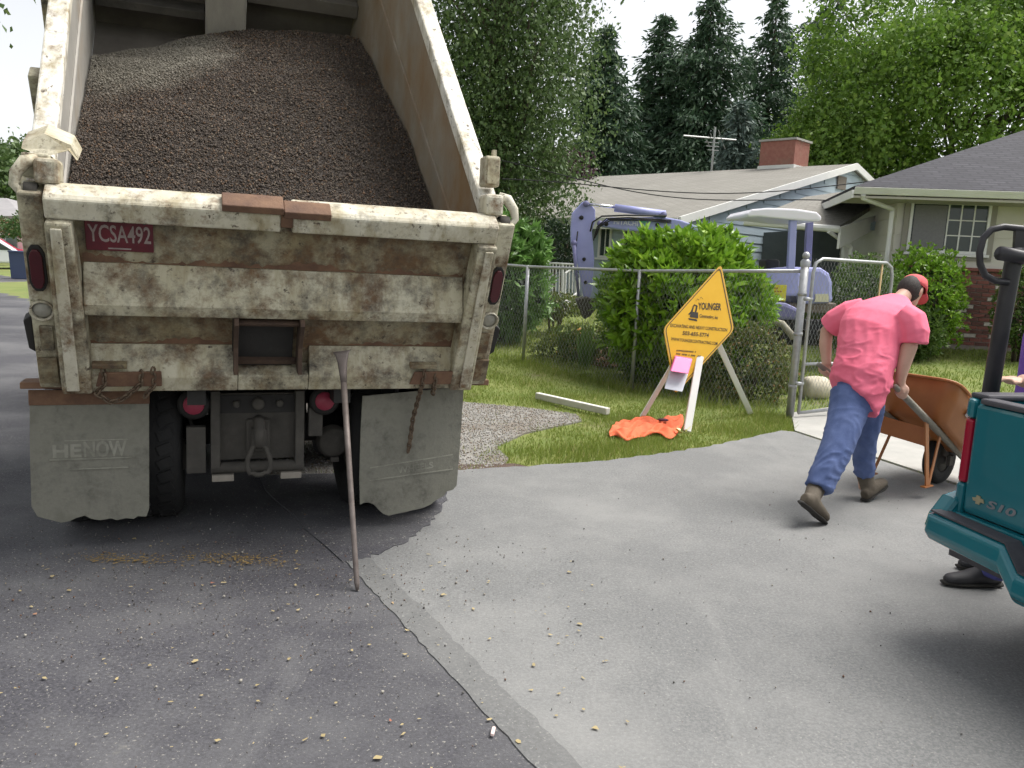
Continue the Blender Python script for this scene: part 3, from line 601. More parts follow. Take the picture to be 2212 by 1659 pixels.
for x0, x1 in ((-.93, -.62), (.70, .99)):
    MB().prism([tg(x0, .035, .107), tg(x1, .035, .107), tg(x1, .12, .107), tg(x0 + .02, .115, .107)], TN * .012).build('chain_bracket', m_rust, gate, bevel=.004)
    MB().prism([tg(x0 - .01, .14, .085), tg(x0 + .15, .14, .085), tg(x0 + .15, .165, .085), tg(x0 - .01, .165, .085)], TN * .04).build('chain_keeper', m_panel, gate, bevel=.004)
# ------------------------------------------------------------------ gravel load
def gsurf(x, y):
    k = (x + 1.03) / 2.0
    zr = np.interp(y, [-.4, .1, .52, 1.11, 1.93, 2.33, 2.7], [1.40, 1.63, 1.91, 2.45, 3.03, 3.27, 3.32])
    zl = np.interp(y, [-.4, .1, .87, 1.4, 2.0, 2.25, 2.7], [1.42, 1.62, 2.14, 2.44, 2.77, 2.90, 2.96])
    z = zl + (zr - zl) * k + .13 * np.sin(np.clip(k, 0, 1) * math.pi) * np.clip(y, 0, 1)
    return z + .024 * np.sin(x * 5 + y * 2.3) * np.sin(y * 4.1 - x * 2) + .012 * np.sin(x * 11 + 2 * np.sin(y * 6)) * np.sin(y * 9 + x * 4)
def dusty(nt, c):
    v = coord(nt); mp = nt.nodes.new('ShaderNodeVectorMath'); mp.operation = 'DISTANCE'; nt.links.new(v, mp.inputs[0])
    mp.inputs[1].default_value = (-.70, 1.98, 2.86)
    ad = nt.nodes.new('ShaderNodeMath'); ad.operation = 'ADD'; nt.links.new(mp.outputs['Value'], ad.inputs[0])
    sn = nt.nodes.new('ShaderNodeMath'); sn.operation = 'MULTIPLY'; sn.inputs[1].default_value = .7; nt.links.new(nz(nt, 2.4, 4, .6, v), sn.inputs[0]); nt.links.new(sn.outputs[0], ad.inputs[1])
    f = ramp(nt, ad.outputs[0], .72, 1.12, (.85, .85, .85), (0, 0, 0))
    return mix(nt, f, c, (.21, .195, .16))
m_load = pebmat('gravel_load', [(.046, .036, .029), (.062, .047, .037), (.074, .056, .044), (.053, .040, .031), (.095, .074, .057), (.050, .040, .033), (.115, .066, .036), (.066, .050, .039), (.14, .11, .08), (.058, .043, .034)], dusty)
GL = empty('gravel_load', (-1.262, 4.30, 0), .37)
xs = np.linspace(-1.03, .98, 50); ys = np.linspace(-.06, 2.72, 80); X, Yg = np.meshgrid(xs, ys)
X = np.clip(X, -1.02 - .03 * Yg, 1.02 - .095 * Yg)
V = np.stack([X.ravel(), Yg.ravel(), (gsurf(X, Yg) - .012).ravel()], 1); ii = np.arange(79)[:, None] * 50 + np.arange(49)[None, :]
Fq = np.stack([ii, ii + 1, ii + 51, ii + 50], -1).reshape(-1, 4); Ft = np.concatenate([Fq[:, :3], Fq[:, [0, 2, 3]]])
n = 135000; x = rng.uniform(-1.1, 1.03, n); y = rng.uniform(-.05, 2.7, n); k = (x < 1.015 - .095 * y) & (x > -1.015 - .03 * y); x, y = x[k], y[k]
Vs, Fs = stones(np.stack([x, y, gsurf(x, y) + rng.uniform(-.004, .006, len(x))], 1), np.clip(rng.lognormal(-5.25, .33, len(x)), .003, .014))
V = np.concatenate([V, Vs]); Ft = np.concatenate([Ft, Fs + 4000])
bpy.data.objects.remove(GL)
gl = npmesh('gravel_load', V, Ft, m_load); gl.location = (-1.262, 4.30, 0); gl.rotation_euler = (0, 0, .37)
tag(gl, 'dark brown gravel heaped in the raised truck bed', 'gravel', kind='stuff')
# ------------------------------------------------------------------ pry bar leaning on the tailgate
m_bar = mat('worn_bar_steel', (.13, .105, .095), (.20, .17, .155), 12, .55, metal=.4, bmp=.2)
pt = FR[TR] @ tg(.285, .27, .16); pb = gnd(772, 1276, .004)
PB = empty('digging_bar', pb, 0, 'long steel digging bar with chisel end leaning on the tailgate', 'digging bar')
dv = (pt - pb)
MB().tube([pb, pb + dv * .03, pb + dv * .5, pb + dv * .86], [.007, .013, .0145, .016], 10).build('shaft', m_bar, PB, True, True)
a_, b_ = frame(dv, Vector((0, 1, 0)))
sh = MB(); rr = []
for t, w, d in ((.858, .016, .016), (.90, .02, .017), (.95, .026, .013), (.985, .036, .008), (1.0, .046, .004)): rr.append((pb + dv * t, a_ * w, b_ * d))
sh.loft(rr).build('chisel_head', m_bar, PB, True, True)
# ------------------------------------------------------------------ houses
W1 = Vector((math.sin(math.radians(45)), math.cos(math.radians(45)), 0)); R1 = Vector((-W1.y, W1.x, 0))
m_blue = mat('blue_siding', (.36, .44, .50), (.40, .48, .54), 2, .7, bmp=.08, bscale=40)
m_beige = mat('beige_siding', (.58, .555, .49), (.63, .605, .54), 2, .7, bmp=.08, bscale=40)
m_whitep = mat('white_trim', (.76, .76, .74), (.70, .70, .68), 3, .5)
m_glass = mat('window_glass', (.035, .05, .05), (.05, .065, .06), 2, .06)
m_screen = mat('window_screen', (.17, .165, .18), (.20, .195, .205), 30, .6)
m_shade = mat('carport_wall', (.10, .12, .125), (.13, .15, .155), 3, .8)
def shingle(name, c1, c2, c3):
    m, nt, b = nodes(name); v = coord(nt, 'Object')
    br = nt.nodes.new('ShaderNodeTexBrick'); br.inputs['Scale'].default_value = 1.0; br.inputs['Brick Width'].default_value = .33; br.inputs['Row Height'].default_value = .14
    br.inputs['Mortar Size'].default_value = .025; br.inputs['Color1'].default_value = c4(c1); br.inputs['Color2'].default_value = c4(c2); br.inputs['Mortar'].default_value = c4(c3); br.inputs['Bias'].default_value = -.2
    uv = nt.nodes.new('ShaderNodeUVMap'); nt.links.new(uv.outputs[0], br.inputs['Vector'])
    c = mix(nt, ramp(nt, nz(nt, 1.1, 6, .65, v), .4, .75), br.outputs[0], c3)
    c = mix(nt, ramp(nt, nz(nt, 40, 3, .6, v), .3, .8), c, tuple(x * .8 for x in c1))
    nt.links.new(c, b.inputs['Base Color']); b.inputs['Roughness'].default_value = .9
    bump(nt, b, br.outputs['Fac'], .35, .012); return m
m_rgrey = shingle('grey_shingles', (.25, .24, .215), (.34, .33, .30), (.17, .16, .14))
m_rdark = shingle('dark_shingles', (.045, .045, .056), (.08, .078, .095), (.022, .021, .028))
def roofplane(name, corners, th, m, parent, eu, ev):      # flat roof slab with uv in metres
    P = [Vector(p) for p in corners]; n = (P[1] - P[0]).cross(P[2] - P[0]).normalized()
    if n.z < 0: n = -n
    o = MB().prism([p - n * th for p in P], n * th).build(name, m, parent, world=True)
    me = o.data; uvl = me.uv_layers.new(name='UVMap'); A = FR[parent]
    for lp in me.loops:
        p = A @ me.vertices[lp.vertex_index].co; uvl.data[lp.index].uv = ((p - P[0]).dot(eu), (p - P[0]).dot(ev))
    return o
def boards(parent, P0, w, n, s0, s1f, z0, z1, step, m, name='siding_board', clip=None):
    z = z0
    while z < z1 - .02:
        h = min(step, z1 - z)
        a, b = s0, s1f
        if clip: a, b = clip(z, z + h)
        if b - a > .15:
            q0 = P0 + w * a; q1 = P0 + w * b
            o_ = MB().add([q0 + Vector((0, 0, z)) + n * .032, q1 + Vector((0, 0, z)) + n * .032, q1 + Vector((0, 0, z + h + .01)) + n * .012, q0 + Vector((0, 0, z + h + .01)) + n * .012,
                       q0 + Vector((0, 0, z)), q1 + Vector((0, 0, z)), q1 + Vector((0, 0, z + h + .01)), q0 + Vector((0, 0, z + h + .01))],
                      [(0, 1, 2, 3), (7, 6, 5, 4), (0, 4, 5, 1), (1, 5, 6, 2), (2, 6, 7, 3), (3, 7, 4, 0)]).build(name, m, parent, world=True)
        z += step
# ---- blue house
BL = at(1465, 470, 18.0); BA = onwall(1848, 354, BL, W1); half = (BA - BL).dot(W1); n1 = Vector((W1.y, -W1.x, 0))
gB = .35
HB = empty('blue_house', (BL.x, BL.y, gB), 0, 'pale blue clapboard house with long grey shingle roof and brick chimney', 'house')
LEN = 15.0; ov = .45
Pc = BL + W1 * ov + R1 * .12; Pc.z = 0                              # wall corner, set back from the eave
def gclip(z0, z1):
    k = (z1 + .12 - BL.z) / (BA.z - BL.z)
    return (max(0, k * half - ov), 2 * half - 2 * ov - max(0, k * half - ov))
core = MB().prism([Pc + Vector((0, 0, gB)), Pc + W1 * (2 * half - 2 * ov) + Vector((0, 0, gB)), Pc + W1 * (2 * half - 2 * ov) + Vector((0, 0, BL.z + .1)), Pc + W1 * (half - ov) + Vector((0, 0, BA.z - .12)), Pc + Vector((0, 0, BL.z + .1))], R1 * (LEN - 1)).build('wall', m_blue, HB, True)
boards(HB, Pc, W1, n1, 0, 0, gB, BA.z - .3, .20, m_blue, clip=gclip)
nL = -W1
for zz in range(11):
    a = Pc + Vector((0, 0, gB + zz * .2)); b = Pc + R1 * (LEN - 1) + Vector((0, 0, gB + zz * .2))
    MB().add([a + nL * .032, b + nL * .032, b + nL * .012 + Vector((0, 0, .21)), a + nL * .012 + Vector((0, 0, .21)), a, b, b + Vector((0, 0, .21)), a + Vector((0, 0, .21))], [(0, 1, 2, 3), (7, 6, 5, 4), (0, 4, 5, 1), (1, 5, 6, 2), (2, 6, 7, 3), (3, 7, 4, 0)]).build('siding_board', m_blue, HB, True)
BR = BL + W1 * (2 * half); 
slopeL = (BA - BL).normalized()
rf = roofplane('roof', [BL, BA, BA + R1 * LEN, BL + R1 * LEN], .12, m_rgrey, HB, R1, slopeL)
roofplane('roof', [BA + W1 * .002, BR, BR + R1 * LEN, BA + W1 * .002 + R1 * LEN], .12, m_rgrey, HB, R1, (BR - BA).normalized())
for a, b in ((BL, BA), (BA, BR)):                                   # rake boards, wide at the foot
    d = (b - a).normalized(); k = .04; k2 = .05
    MB().prism([a + n1 * .02 - Vector((0, 0, .125 + k)), b + n1 * .02 - Vector((0, 0, .125 + k2 * .8)), b + n1 * .02 + Vector((0, 0, .02)), a + n1 * .02 + Vector((0, 0, .02))], n1 * .05).build('rake_board', m_whitep, HB, True)
MB().prism([BL - W1 * .03 - Vector((0, 0, .26)), BL - W1 * .03 + Vector((0, 0, .0)), BL + Vector((0, 0, 0)), BL - Vector((0, 0, .26))], R1 * LEN).build('fascia', m_whitep, HB, True)
gv = Pc + W1 * (half - ov) + n1 * .04
MB().prism([gv + W1 * -.9 + Vector((0, 0, BA.z - .78)), gv + W1 * -.35 + Vector((0, 0, BA.z - .78)), gv + W1 * -.35 + Vector((0, 0, BA.z - .42)), gv + W1 * -.9 + Vector((0, 0, BA.z - .42))], n1 * .03).build('gable_vent', mat('vent_brown', (.16, .14, .12), rough=.8), HB, True)
# windows in the long shaded wall
def window(parent, P0, w, n, s0, s1, z0, z1, bars, m_f=None, scr=False, fw=.05):
    m_f = m_f or m_whitep
    q = lambda s_, z, k: P0 + w * s_ + Vector((0, 0, z)) + n * k
    f = MB()
    for a, b, c, d in ((s0 - fw, s1 + fw, z0 - fw, z0), (s0 - fw, s1 + fw, z1, z1 + fw), (s0 - fw, s0, z0, z1), (s1, s1 + fw, z0, z1)):
        f.prism([q(a, c, .034), q(b, c, .034), q(b, d, .034), q(a, d, .034)], n * .05)
    fo = f.build('window', m_f, parent, True, bevel=.004)
    MB().prism([q(s0 - fw - .04, z0 - fw - .05, .034), q(s1 + fw + .04, z0 - fw - .05, .034), q(s1 + fw + .04, z0 - fw - .003, .034), q(s0 - fw - .04, z0 - fw - .003, .034)], n * .09).build('sill', m_f, fo, True)
    MB().prism([q(s0, z0, .036), q(s1, z0, .036), q(s1, z1, .036), q(s0, z1, .036)], n * .006).build('pane', m_glass, fo, True)
    for kind, k in bars:
        if kind == 'v': p_ = [q(k - .012, z0, .043), q(k + .012, z0, .043), q(k + .012, z1, .043), q(k - .012, z1, .043)]
        else: p_ = [q(k[0], k[2] - .01, .0435), q(k[1], k[2] - .01, .0435), q(k[1], k[2] + .01, .0435), q(k[0], k[2] + .01, .0435)]
        MB().prism(p_, n * .012).build('mullion', m_f, fo, True)
    return fo
def onl(px, py):
    p = onwall(px, py, Pc, R1); return (p - Pc).dot(R1), p.z
for (xa, ya), (xb, yb) in (((1375, 500), (1350, 548)), ((1322, 496), (1298, 552)), ((1242, 472), (1193, 545))):
    s0, z1 = onl(xa, ya); s1, z0 = onl(xb, yb); s0, s1 = min(s0, s1), max(s0, s1); z0 = max(z0, 1.0)
    window(HB, Pc, R1, nL, s0, s1, z0, max(z1, z0 + .8), [('v', (s0 + s1) / 2)])
def ong(px, py):
    p = onwall(px, py, Pc, W1); return (p - Pc).dot(W1), p.z
s0, z1 = ong(1530, 489); s1, z0 = ong(1572, 545); window(HB, Pc, W1, n1, s0, s1, z0, z1, [])
# chimney and antenna on the ridge
cb = onwall(1682, 356, BA, R1)
CH = MB(); ca = cb + W1 * .3; cw, cd, chh = 1.15, .95, .95
m_brick = mat('chimney_brick', (.27, .105, .085), (.33, .15, .115), 9, .85, bmp=.3, bscale=30, dirt=(.25, .18, .13), dirt_amt=.5, dscale=2)
zt = onwall(1682, 306, cb, R1).z; zb = cb.z - .5
def rectpr(c, a, b, z0, z1): return [c + R1 * a + W1 * b + Vector((0, 0, z0 - c.z)) for a, b in ((-cw / 2, -cd / 2), (cw / 2, -cd / 2), (cw / 2, cd / 2), (-cw / 2, cd / 2))]
rfc = rf
chm = CH.prism([Vector((p.x, p.y, zb)) for p in rectpr(ca, 0, 0, 0, 0)], (0, 0, zt - zb)).build('chimney', m_brick, rfc, True, bevel=.01)
cw, cd = 1.25, 1.05
MB().prism([Vector((p.x, p.y, zt)) for p in rectpr(ca, 0, 0, 0, 0)], (0, 0, .06)).build('chimney_cap', m_conc, rfc, True)
cw, cd = 1.2, 1.0
MB().prism([Vector((p.x, p.y, cb.z - .45)) for p in rectpr(ca, 0, 0, 0, 0)], (0, 0, .42)).build('chimney_flashing', m_whitep, rfc, True)
ab = onwall(1538, 358, BA, R1); az = onwall(1541, 275, ab, R1).z
AN = empty('tv_antenna', ab, 0, 'thin grey TV antenna mast on the blue house roof ridge', 'antenna')
m_ant = mat('antenna_metal', (.40, .41, .40), rough=.4, metal=.7)
MB().tube([ab - Vector((0, 0, .3)), (ab.x, ab.y, az)], .035, 8).build('mast', m_ant, AN, True)
ap = Vector((ab.x, ab.y, az - .35)); MB().tube([ap - Vector((1.05, .2, 0)), ap + Vector((.75, .15, 0))], .028, 6).build('boom', m_ant, AN, True)
for k in range(6):
    c = ap + Vector((.05 + .05 * k, 0, 0)) * (1 if k % 2 else -1); L_ = .12 + .05 * k
    MB().tube([c + Vector((-.1, -.5, .28 - .11 * k)), c + Vector((.2, .5, .30 - .11 * k))], .016, 5).build('element', m_ant, AN, True)
for k in range(3):
    c = ap + Vector((.0, 0, -.15 - .12 * k)); MB().tube([c - Vector((.32 - .06 * k, .1, 0)), c + Vector((.2, .1, .02))], .014, 5).build('element', m_ant, AN, True)
# carport in front of the gable
CP = empty('carport', (at(1700, 560, 17).x, 17, .35), 0, 'low grey shingle carport with white gutter beside the beige house', 'carport')
c0, c1 = at(1612, 474, 17.2), at(1812, 489, 16.4); c2, c3 = at(1960, 395, 19.4), at(1740, 425, 20.2)
roofplane('roof', [c0, c1, c2, c3], .1, m_rgrey, CP, (c1 - c0).normalized(), (c3 - c0).normalized())
MB().tube([c0 + Vector((-.05, -.05, -.06)), c1 + Vector((0, -.05, -.06))], .07, 8).build('gutter', m_whitep, CP, True)
g0, g1 = at(1812, 491, 16.35), at(1925, 453, 17.6)
MB().prism([g0, g1, g1 - Vector((0, 0, .22)), g0 - Vector((0, 0, .42))], Vector((.03, -.05, 0))).build('rake_board', m_whitep, CP, True)
p0, p1, p2_ = at(1835, 505, 16.8), at(1838, 560, 16.8), Vector((0, 0, 0))
MB().box((p0.x - .07, p0.y, .3), (p0.x + .07, p0.y + .14, p0.z)).build('post', m_whitep, CP, True)
MB().tube([at(1790, 500, 16.4), at(1838, 534, 16.6), at(1837, 560, 16.6)], .04, 8).build('downspout', m_whitep, CP, True)
b0, b1 = at(1600, 560, 21.0), at(1950, 560, 20.0)
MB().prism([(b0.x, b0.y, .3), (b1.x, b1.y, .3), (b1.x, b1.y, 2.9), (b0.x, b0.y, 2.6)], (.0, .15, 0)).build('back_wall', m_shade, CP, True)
sg0, sg1, sg2 = at(1850, 495, 17.0), at(1930, 500, 17.0), at(1930, 462, 17.0)
MB().prism([sg0, sg1, sg2], (0, .06, 0)).build('gable_panel', m_blue, CP, True)
# ---- beige house
wB = Vector((math.cos(math.radians(-11)), math.sin(math.radians(-11)), 0)); nB = Vector((wB.y, -wB.x, 0)); rB = -nB
BC = at(1932, 500, 15.5); BC.z = 0
gH = .38
HG = empty('beige_house', (BC.x, BC.y, gH), 0, 'beige clapboard house with dark hip roof and brick base, right edge', 'house')
def onb(px, py):
    p = onwall(px, py, BC, wB); return (p - BC).dot(wB), p.z
ze = onb(1990, 415)[1]; zbk = onb(2000, 581)[1]
MB().prism([BC + Vector((0, 0, gH)), BC + wB * 9 + Vector((0, 0, gH)), BC + wB * 9 + Vector((0, 0, ze)), BC + Vector((0, 0, ze))], rB * 8).build('wall', m_beige, HG, True)
nb_ = 6; st = (ze - zbk) / nb_
boards(HG, BC, wB, nB, 0, 9, zbk, ze - .01, .31, m_beige)
boards(HG, BC + rB * 8, -rB, -wB, 0, 8, zbk, ze - .01, .31, m_beige)
s0, z1 = onb(1973, 440); s1, z0 = onb(2121, 545); sm = onb(2044, 490)[0]
wo_ = window(HG, BC, wB, nB, s0, s1, z0, z1, [('v', sm), ('v', sm + (s1 - sm) / 3), ('v', sm + (s1 - sm) * 2 / 3), ('h', (sm, s1, z0 + (z1 - z0) / 3)), ('h', (sm, s1, z0 + (z1 - z0) * 2 / 3))])
MB().prism([BC + wB * (s0 + .03) + nB * .05 + Vector((0, 0, z0 + .02)), BC + wB * (sm - .03) + nB * .05 + Vector((0, 0, z0 + .02)), BC + wB * (sm - .03) + nB * .05 + Vector((0, 0, z1 - .02)), BC + wB * (s0 + .03) + nB * .05 + Vector((0, 0, z1 - .02))], nB * .008).build('insect_screen', m_screen, wo_, True)
fr_o = MB(); fwd = .09
for a, b, c, d in ((s0 - .15, s1 + .15, z0 - .16, z0 - .105), (s0 - .15, s1 + .15, z1 + .054, z1 + .14), (s0 - .15, s0 - .055, z0 - .1, z1 + .05), (s1 + .055, s1 + .15, z0 - .1, z1 + .05)):
    fr_o.prism([BC + wB * a + nB * .033 + Vector((0, 0, c)), BC + wB * b + nB * .033 + Vector((0, 0, c)), BC + wB * b + nB * .033 + Vector((0, 0, d)), BC + wB * a + nB * .033 + Vector((0, 0, d))], nB * .035)
fr_o.build('casing', mat('taupe_trim', (.30, .28, .24), rough=.7), wo_, True)
# gutter, eave and hip roof
A_ = at(1845, 402, 14.9); eave = .62
A2 = A_ + wB * 12; ridge_rise = 2.0; apex = A_ + wB * 4.8 + rB * 4.8 + Vector((0, 0, ridge_rise)); apex2 = A2 - wB * 1 + rB * 4.8 + Vector((0, 0, ridge_rise)); A3 = A_ + rB * 9.6
roofplane('roof', [A_, A2, apex2, apex], .06, m_rdark, HG, wB, (rB * 4.8 + Vector((0, 0, ridge_rise))).normalized())
roofplane('roof', [A3, A_, apex], .06, m_rdark, HG, rB, (wB * 4.8 + Vector((0, 0, ridge_rise))).normalized())
MB().prism([A_ - Vector((0, 0, .14)) + nB * .01, A2 - Vector((0, 0, .14)) + nB * .01, A2 - Vector((0, 0, .02)) + nB * .09, A_ - Vector((0, 0, .02)) + nB * .09], nB * .035 - Vector((0, 0, .002))).build('gutter', m_whitep, HG, True, bevel=.01)
MB().prism([A_ - Vector((0, 0, .20)), A2 - Vector((0, 0, .20)), A2 - Vector((0, 0, .16)), A_ - Vector((0, 0, .16))], rB * 1.2).build('soffit', mat('soffit', (.42, .40, .35), rough=.8), HG, True)
MB().prism([A_ - Vector((0, 0, .205)) + wB * .01, A3 - Vector((0, 0, .205)) + wB * .01, A3 - Vector((0, 0, .065)) + wB * .01, A_ - Vector((0, 0, .065)) + wB * .01], -wB * .035).build('fascia', m_whitep, HG, True)
d0 = at(1865, 420, 14.85); d1 = at(1928, 452, 15.35); d2 = at(1900, 575, 15.45)
MB().tube([d0, d0 + Vector((.02, .05, -.06)), d1, d1 + Vector((0, 0, -.06)), Vector((d1.x, d1.y, .45))], .042, 8).build('downspout', m_whitep, HG, True)
# brick base: real bricks, some painted white
m_bk = [mat('brick_red', (.20, .075, .062), (.26, .10, .08), 20, .85, bmp=.2), mat('brick_dark', (.12, .055, .05), (.17, .075, .06), 20, .85), mat('brick_pale', (.62, .57, .52), (.48, .42, .38), 20, .85)]
MB().prism([BC + nB * .002 + Vector((0, 0, gH)), BC + wB * 9 + nB * .002 + Vector((0, 0, gH)), BC + wB * 9 + nB * .002 + Vector((0, 0, zbk)), BC + nB * .002 + Vector((0, 0, zbk))], nB * .06).build('mortar_bed', mat('mortar', (.33, .29, .26), (.26, .22, .2), 12, .9), HG, True)
MB().prism([BC + nB * .002 + Vector((0, 0, zbk - .001)), BC + wB * 9 + nB * .002 + Vector((0, 0, zbk - .001)), BC + wB * 9 + nB * .002 + Vector((0, 0, zbk + .06)), BC + nB * .002 + Vector((0, 0, zbk + .06))], nB * .14).build('brick_ledge', m_bk[0], HG, True, bevel=.01)
bme = {}
for ki in range(3):
    tmp = MB().box((-.098, -.012, -.03), (.098, .012, .03)); bme[ki] = tmp.mesh('brick'); bme[ki].materials.append(m_bk[ki])
ang = math.atan2(wB.y, wB.x); cnt = 0; zz = zbk - .045; row = 0
while zz > gH and cnt < 290:
    s_ = .55 + (.105 if row % 2 else 0)
    while s_ < 3.9 and cnt < 290:
        o = bpy.data.objects.new('brick', bme[random.choices((0, 1, 2), (.5, .28, .22))[0]]); col.objects.link(o); o.parent = HG
        p = BC + wB * s_ + nB * (.066 + random.uniform(0, .008)); p.z = zz; o.location = FR[HG].inverted() @ p; o.rotation_euler = (0, random.uniform(-.01, .01), ang); cnt += 1
        s_ += .212
    zz -= .076; row += 1
# ---- porch railing of the blue house
RL = empty('porch_railing', at(1225, 650, 15.5), 0, 'white metal porch railing with thin balusters behind the fence', 'railing')
ra, rb_ = at(1188, 568, 15.8), at(1260, 572, 15.2)
ra2, rb2 = at(1186, 640, 15.8), at(1258, 645, 15.2)
MB().tube([ra, rb_], .02, 6).build('rail', m_whitep, RL, True); MB().tube([ra2, rb2], .02, 6).build('rail', m_whitep, RL, True)
for k in range(11):
    t = k / 10; MB().tube([ra + (rb_ - ra) * t, ra2 + (rb2 - ra2) * t], .014 if k % 4 else .028, 6).build('baluster', m_whitep, RL, True)
MB().tube([at(1243, 575, 14.9), at(1222, 590, 14.8), at(1218, 665, 14.8)], .022, 6).build('stair_post', m_whitep, RL, True)
MB().tube([at(1218, 655, 14.8), at(1248, 632, 15.1)], .02, 6).build('stair_rail', m_whitep, RL, True)
# ------------------------------------------------------------------ excavator
EX = empty('mini_excavator', (at(1700, 720, 12.2).x, 12.2, float(gz(at(1700, 720, 12.2).x, 12.2))), 0, 'lavender mini excavator with white canopy parked behind the wire fence', 'excavator')
m_lav = mat('lavender_paint', (.31, .33, .63), (.36, .38, .68), 3, .45, dirt=(.24, .22, .38), dirt_amt=.35)
m_lavd = mat('dark_lavender_paint', (.15, .15, .30), (.19, .19, .36), 3, .5)
m_can = mat('canopy_white', (.80, .78, .84), rough=.4)
m_blk = mat('black_rubber', (.018, .018, .02), (.03, .03, .03), 8, .8)
m_chrome = mat('chrome_rod', (.75, .75, .78), rough=.15, metal=1)
def pat(pts, Y, d, name, m, par, bevel=.01, smooth=False):
    return MB().prism([at(x, y, Y) for x, y in pts], (0, d, 0)).build(name, m, par, True, bevel=bevel, smooth=smooth)
pat([(1613, 462), (1625, 452), (1660, 449), (1720, 451), (1765, 458), (1776, 468), (1774, 478), (1755, 478), (1700, 474), (1640, 468), (1616, 469)], 11.7, 1.2, 'canopy', m_can, EX, .05)
for x, Y, m_ in ((1713, 11.8, m_lav), (1749, 12.7, m_lavd)):
    MB().bar(at(x, 470, Y), at(x - 6, 590, Y), .10, .09, Vector((0, 1, 0))).build('canopy_post', m_, EX, True, bevel=.01)
pat([(1628, 600), (1640, 585), (1700, 578), (1730, 578), (1730, 640), (1632, 640)], 11.75, .5, 'side_cover', m_lav, EX, .04)
pat([(1725, 585), (1740, 577), (1775, 578), (1793, 590), (1800, 610), (1801, 655), (1727, 658)], 11.8, 1.0, 'engine_cover', m_lav, EX, .06)
pat([(1762, 635), (1790, 635), (1790, 652), (1760, 652)], 11.77, .02, 'decal', mat('cream_decal', (.62, .60, .42), rough=.5), EX, 0)
pat([(1625, 655), (1808, 655), (1800, 678), (1630, 672)], 11.9, 1.1, 'turntable_deck', mat('muddy_deck', (.14, .115, .09), (.2, .17, .13), 6, .8), EX, .02)
yb = pat([(1643, 613), (1700, 616), (1697, 651), (1636, 648)], 11.70, .015, 'yellow_board', mat('yellow_board', (.55, .50, .03), (.62, .58, .06), 9, .6), EX, .003)
for k, w_ in enumerate((34, 44, 40, 48)):
    a = at(1648 - k * 1.5, 622 + k * 7.2, 11.695); b = at(1648 - k * 1.5 + w_, 622.5 + k * 7.2, 11.695)
    tb = MB()
    for j in range(7):
        p = a + (b - a) * (j / 7); q = a + (b - a) * ((j + .72) / 7); tb.bar(p, q, .004, .018)
    tb.build('print_line', mat('board_print', (.35, .16, .02), rough=.7), yb, True)
pat([(1618, 668), (1640, 650), (1700, 655), (1728, 668), (1728, 692), (1626, 690)], 11.45, .35, 'blade_arm', m_lavd, EX, .05)
for Y in (11.6, 12.75):
    tr = [(1590, 705), (1600, 690), (1640, 686), (1780, 692), (1800, 703), (1800, 735), (1785, 748), (1610, 742), (1592, 728)]
    t_ = pat(tr, Y, .28, 'track', m_blk, EX, .03)
    for k in range(16):
        x = 1600 + k * 12.4; MB().bar(at(x, 687 + (x - 1600) * .03, Y - .01), at(x, 687 + (x - 1600) * .03, Y + .29), .04, .03).build('track_pad', m_blk, t_, True)
    for k in range(4):
        MB().lathe([(0, 0), (.1, 0), (.11, .04), (.1, .08)], at(1620 + k * 52, 724, Y - .02), (0, -1, 0), 14).build('track_roller', m_dust, t_, True, smooth=True)
pat([(1655, 560), (1685, 560), (1688, 600), (1655, 600)], 12.2, .4, 'seat', m_blk, EX, .03)
# boom and stick
pat([(1300, 478), (1320, 469), (1345, 470), (1432, 468), (1470, 475), (1540, 500), (1640, 585), (1690, 600), (1690, 640), (1640, 630), (1530, 548), (1440, 505), (1345, 497), (1302, 490)], 11.95, .2, 'boom', m_lav, EX, .02)
pat([(1256, 438), (1265, 433), (1275, 440), (1286, 452), (1286, 475), (1279, 500), (1284, 560), (1279, 630), (1272, 652), (1262, 650), (1254, 600), (1243, 545), (1234, 530), (1233, 498), (1236, 460)], 11.98, .16, 'stick', m_lav, EX, .02)
MB().tube([at(1265, 440, 11.97), at(1335, 448, 11.97)], .022, 10).build('cylinder_rod', m_chrome, EX, True, True)
MB().tube([at(1328, 449, 11.96), at(1437, 463, 11.96)], .055, 12).build('stick_cylinder', m_lav, EX, True, True)
for x, y in ((1266, 440), (1434, 464), (1296, 483), (1240, 525)):
    MB().tube([at(x, y, 11.88), at(x, y, 12.22)], .045, 12).build('pivot_pin', m_lavd, EX, True, True)
MB().tube([at(1240, 530, 11.9), at(1243, 575, 11.9), at(1250, 640, 11.92)], [.03, .022, .022], 8).build('bucket_rod', m_lavd, EX, True, True)
MB().tube([at(1275, 500, 11.86), at(1280, 480, 11.84), at(1300, 467, 11.84), at(1350, 465, 11.86), at(1440, 466, 11.86)], .012, 6).build('hydraulic_hose', m_blk, EX, True, True)
pat([(1246, 648), (1268, 640), (1284, 650), (1287, 668), (1274, 684), (1262, 690), (1256, 672), (1250, 660)], 11.85, .42, 'bucket', m_dust, EX, .015)
for k in range(3): MB().tube([at(1282 + k * 3, 520 - k * 6, 11.9 - k * .02), at(1290 + k * 3, 490, 11.87), at(1310 + k * 4, 472 + k * 2, 11.86), at(1360 + k * 20, 470 + k * 3, 11.88), at(1450, 476 + k * 3, 11.9)], .009, 6).build('hydraulic_hose', m_blk, EX, True, True)
MB().tube([at(1248, 500, 11.96), at(1243, 540, 11.9), at(1240, 560, 11.9), at(1249, 600, 11.93)], .010, 6).build('hydraulic_hose', m_blk, EX, True, True)
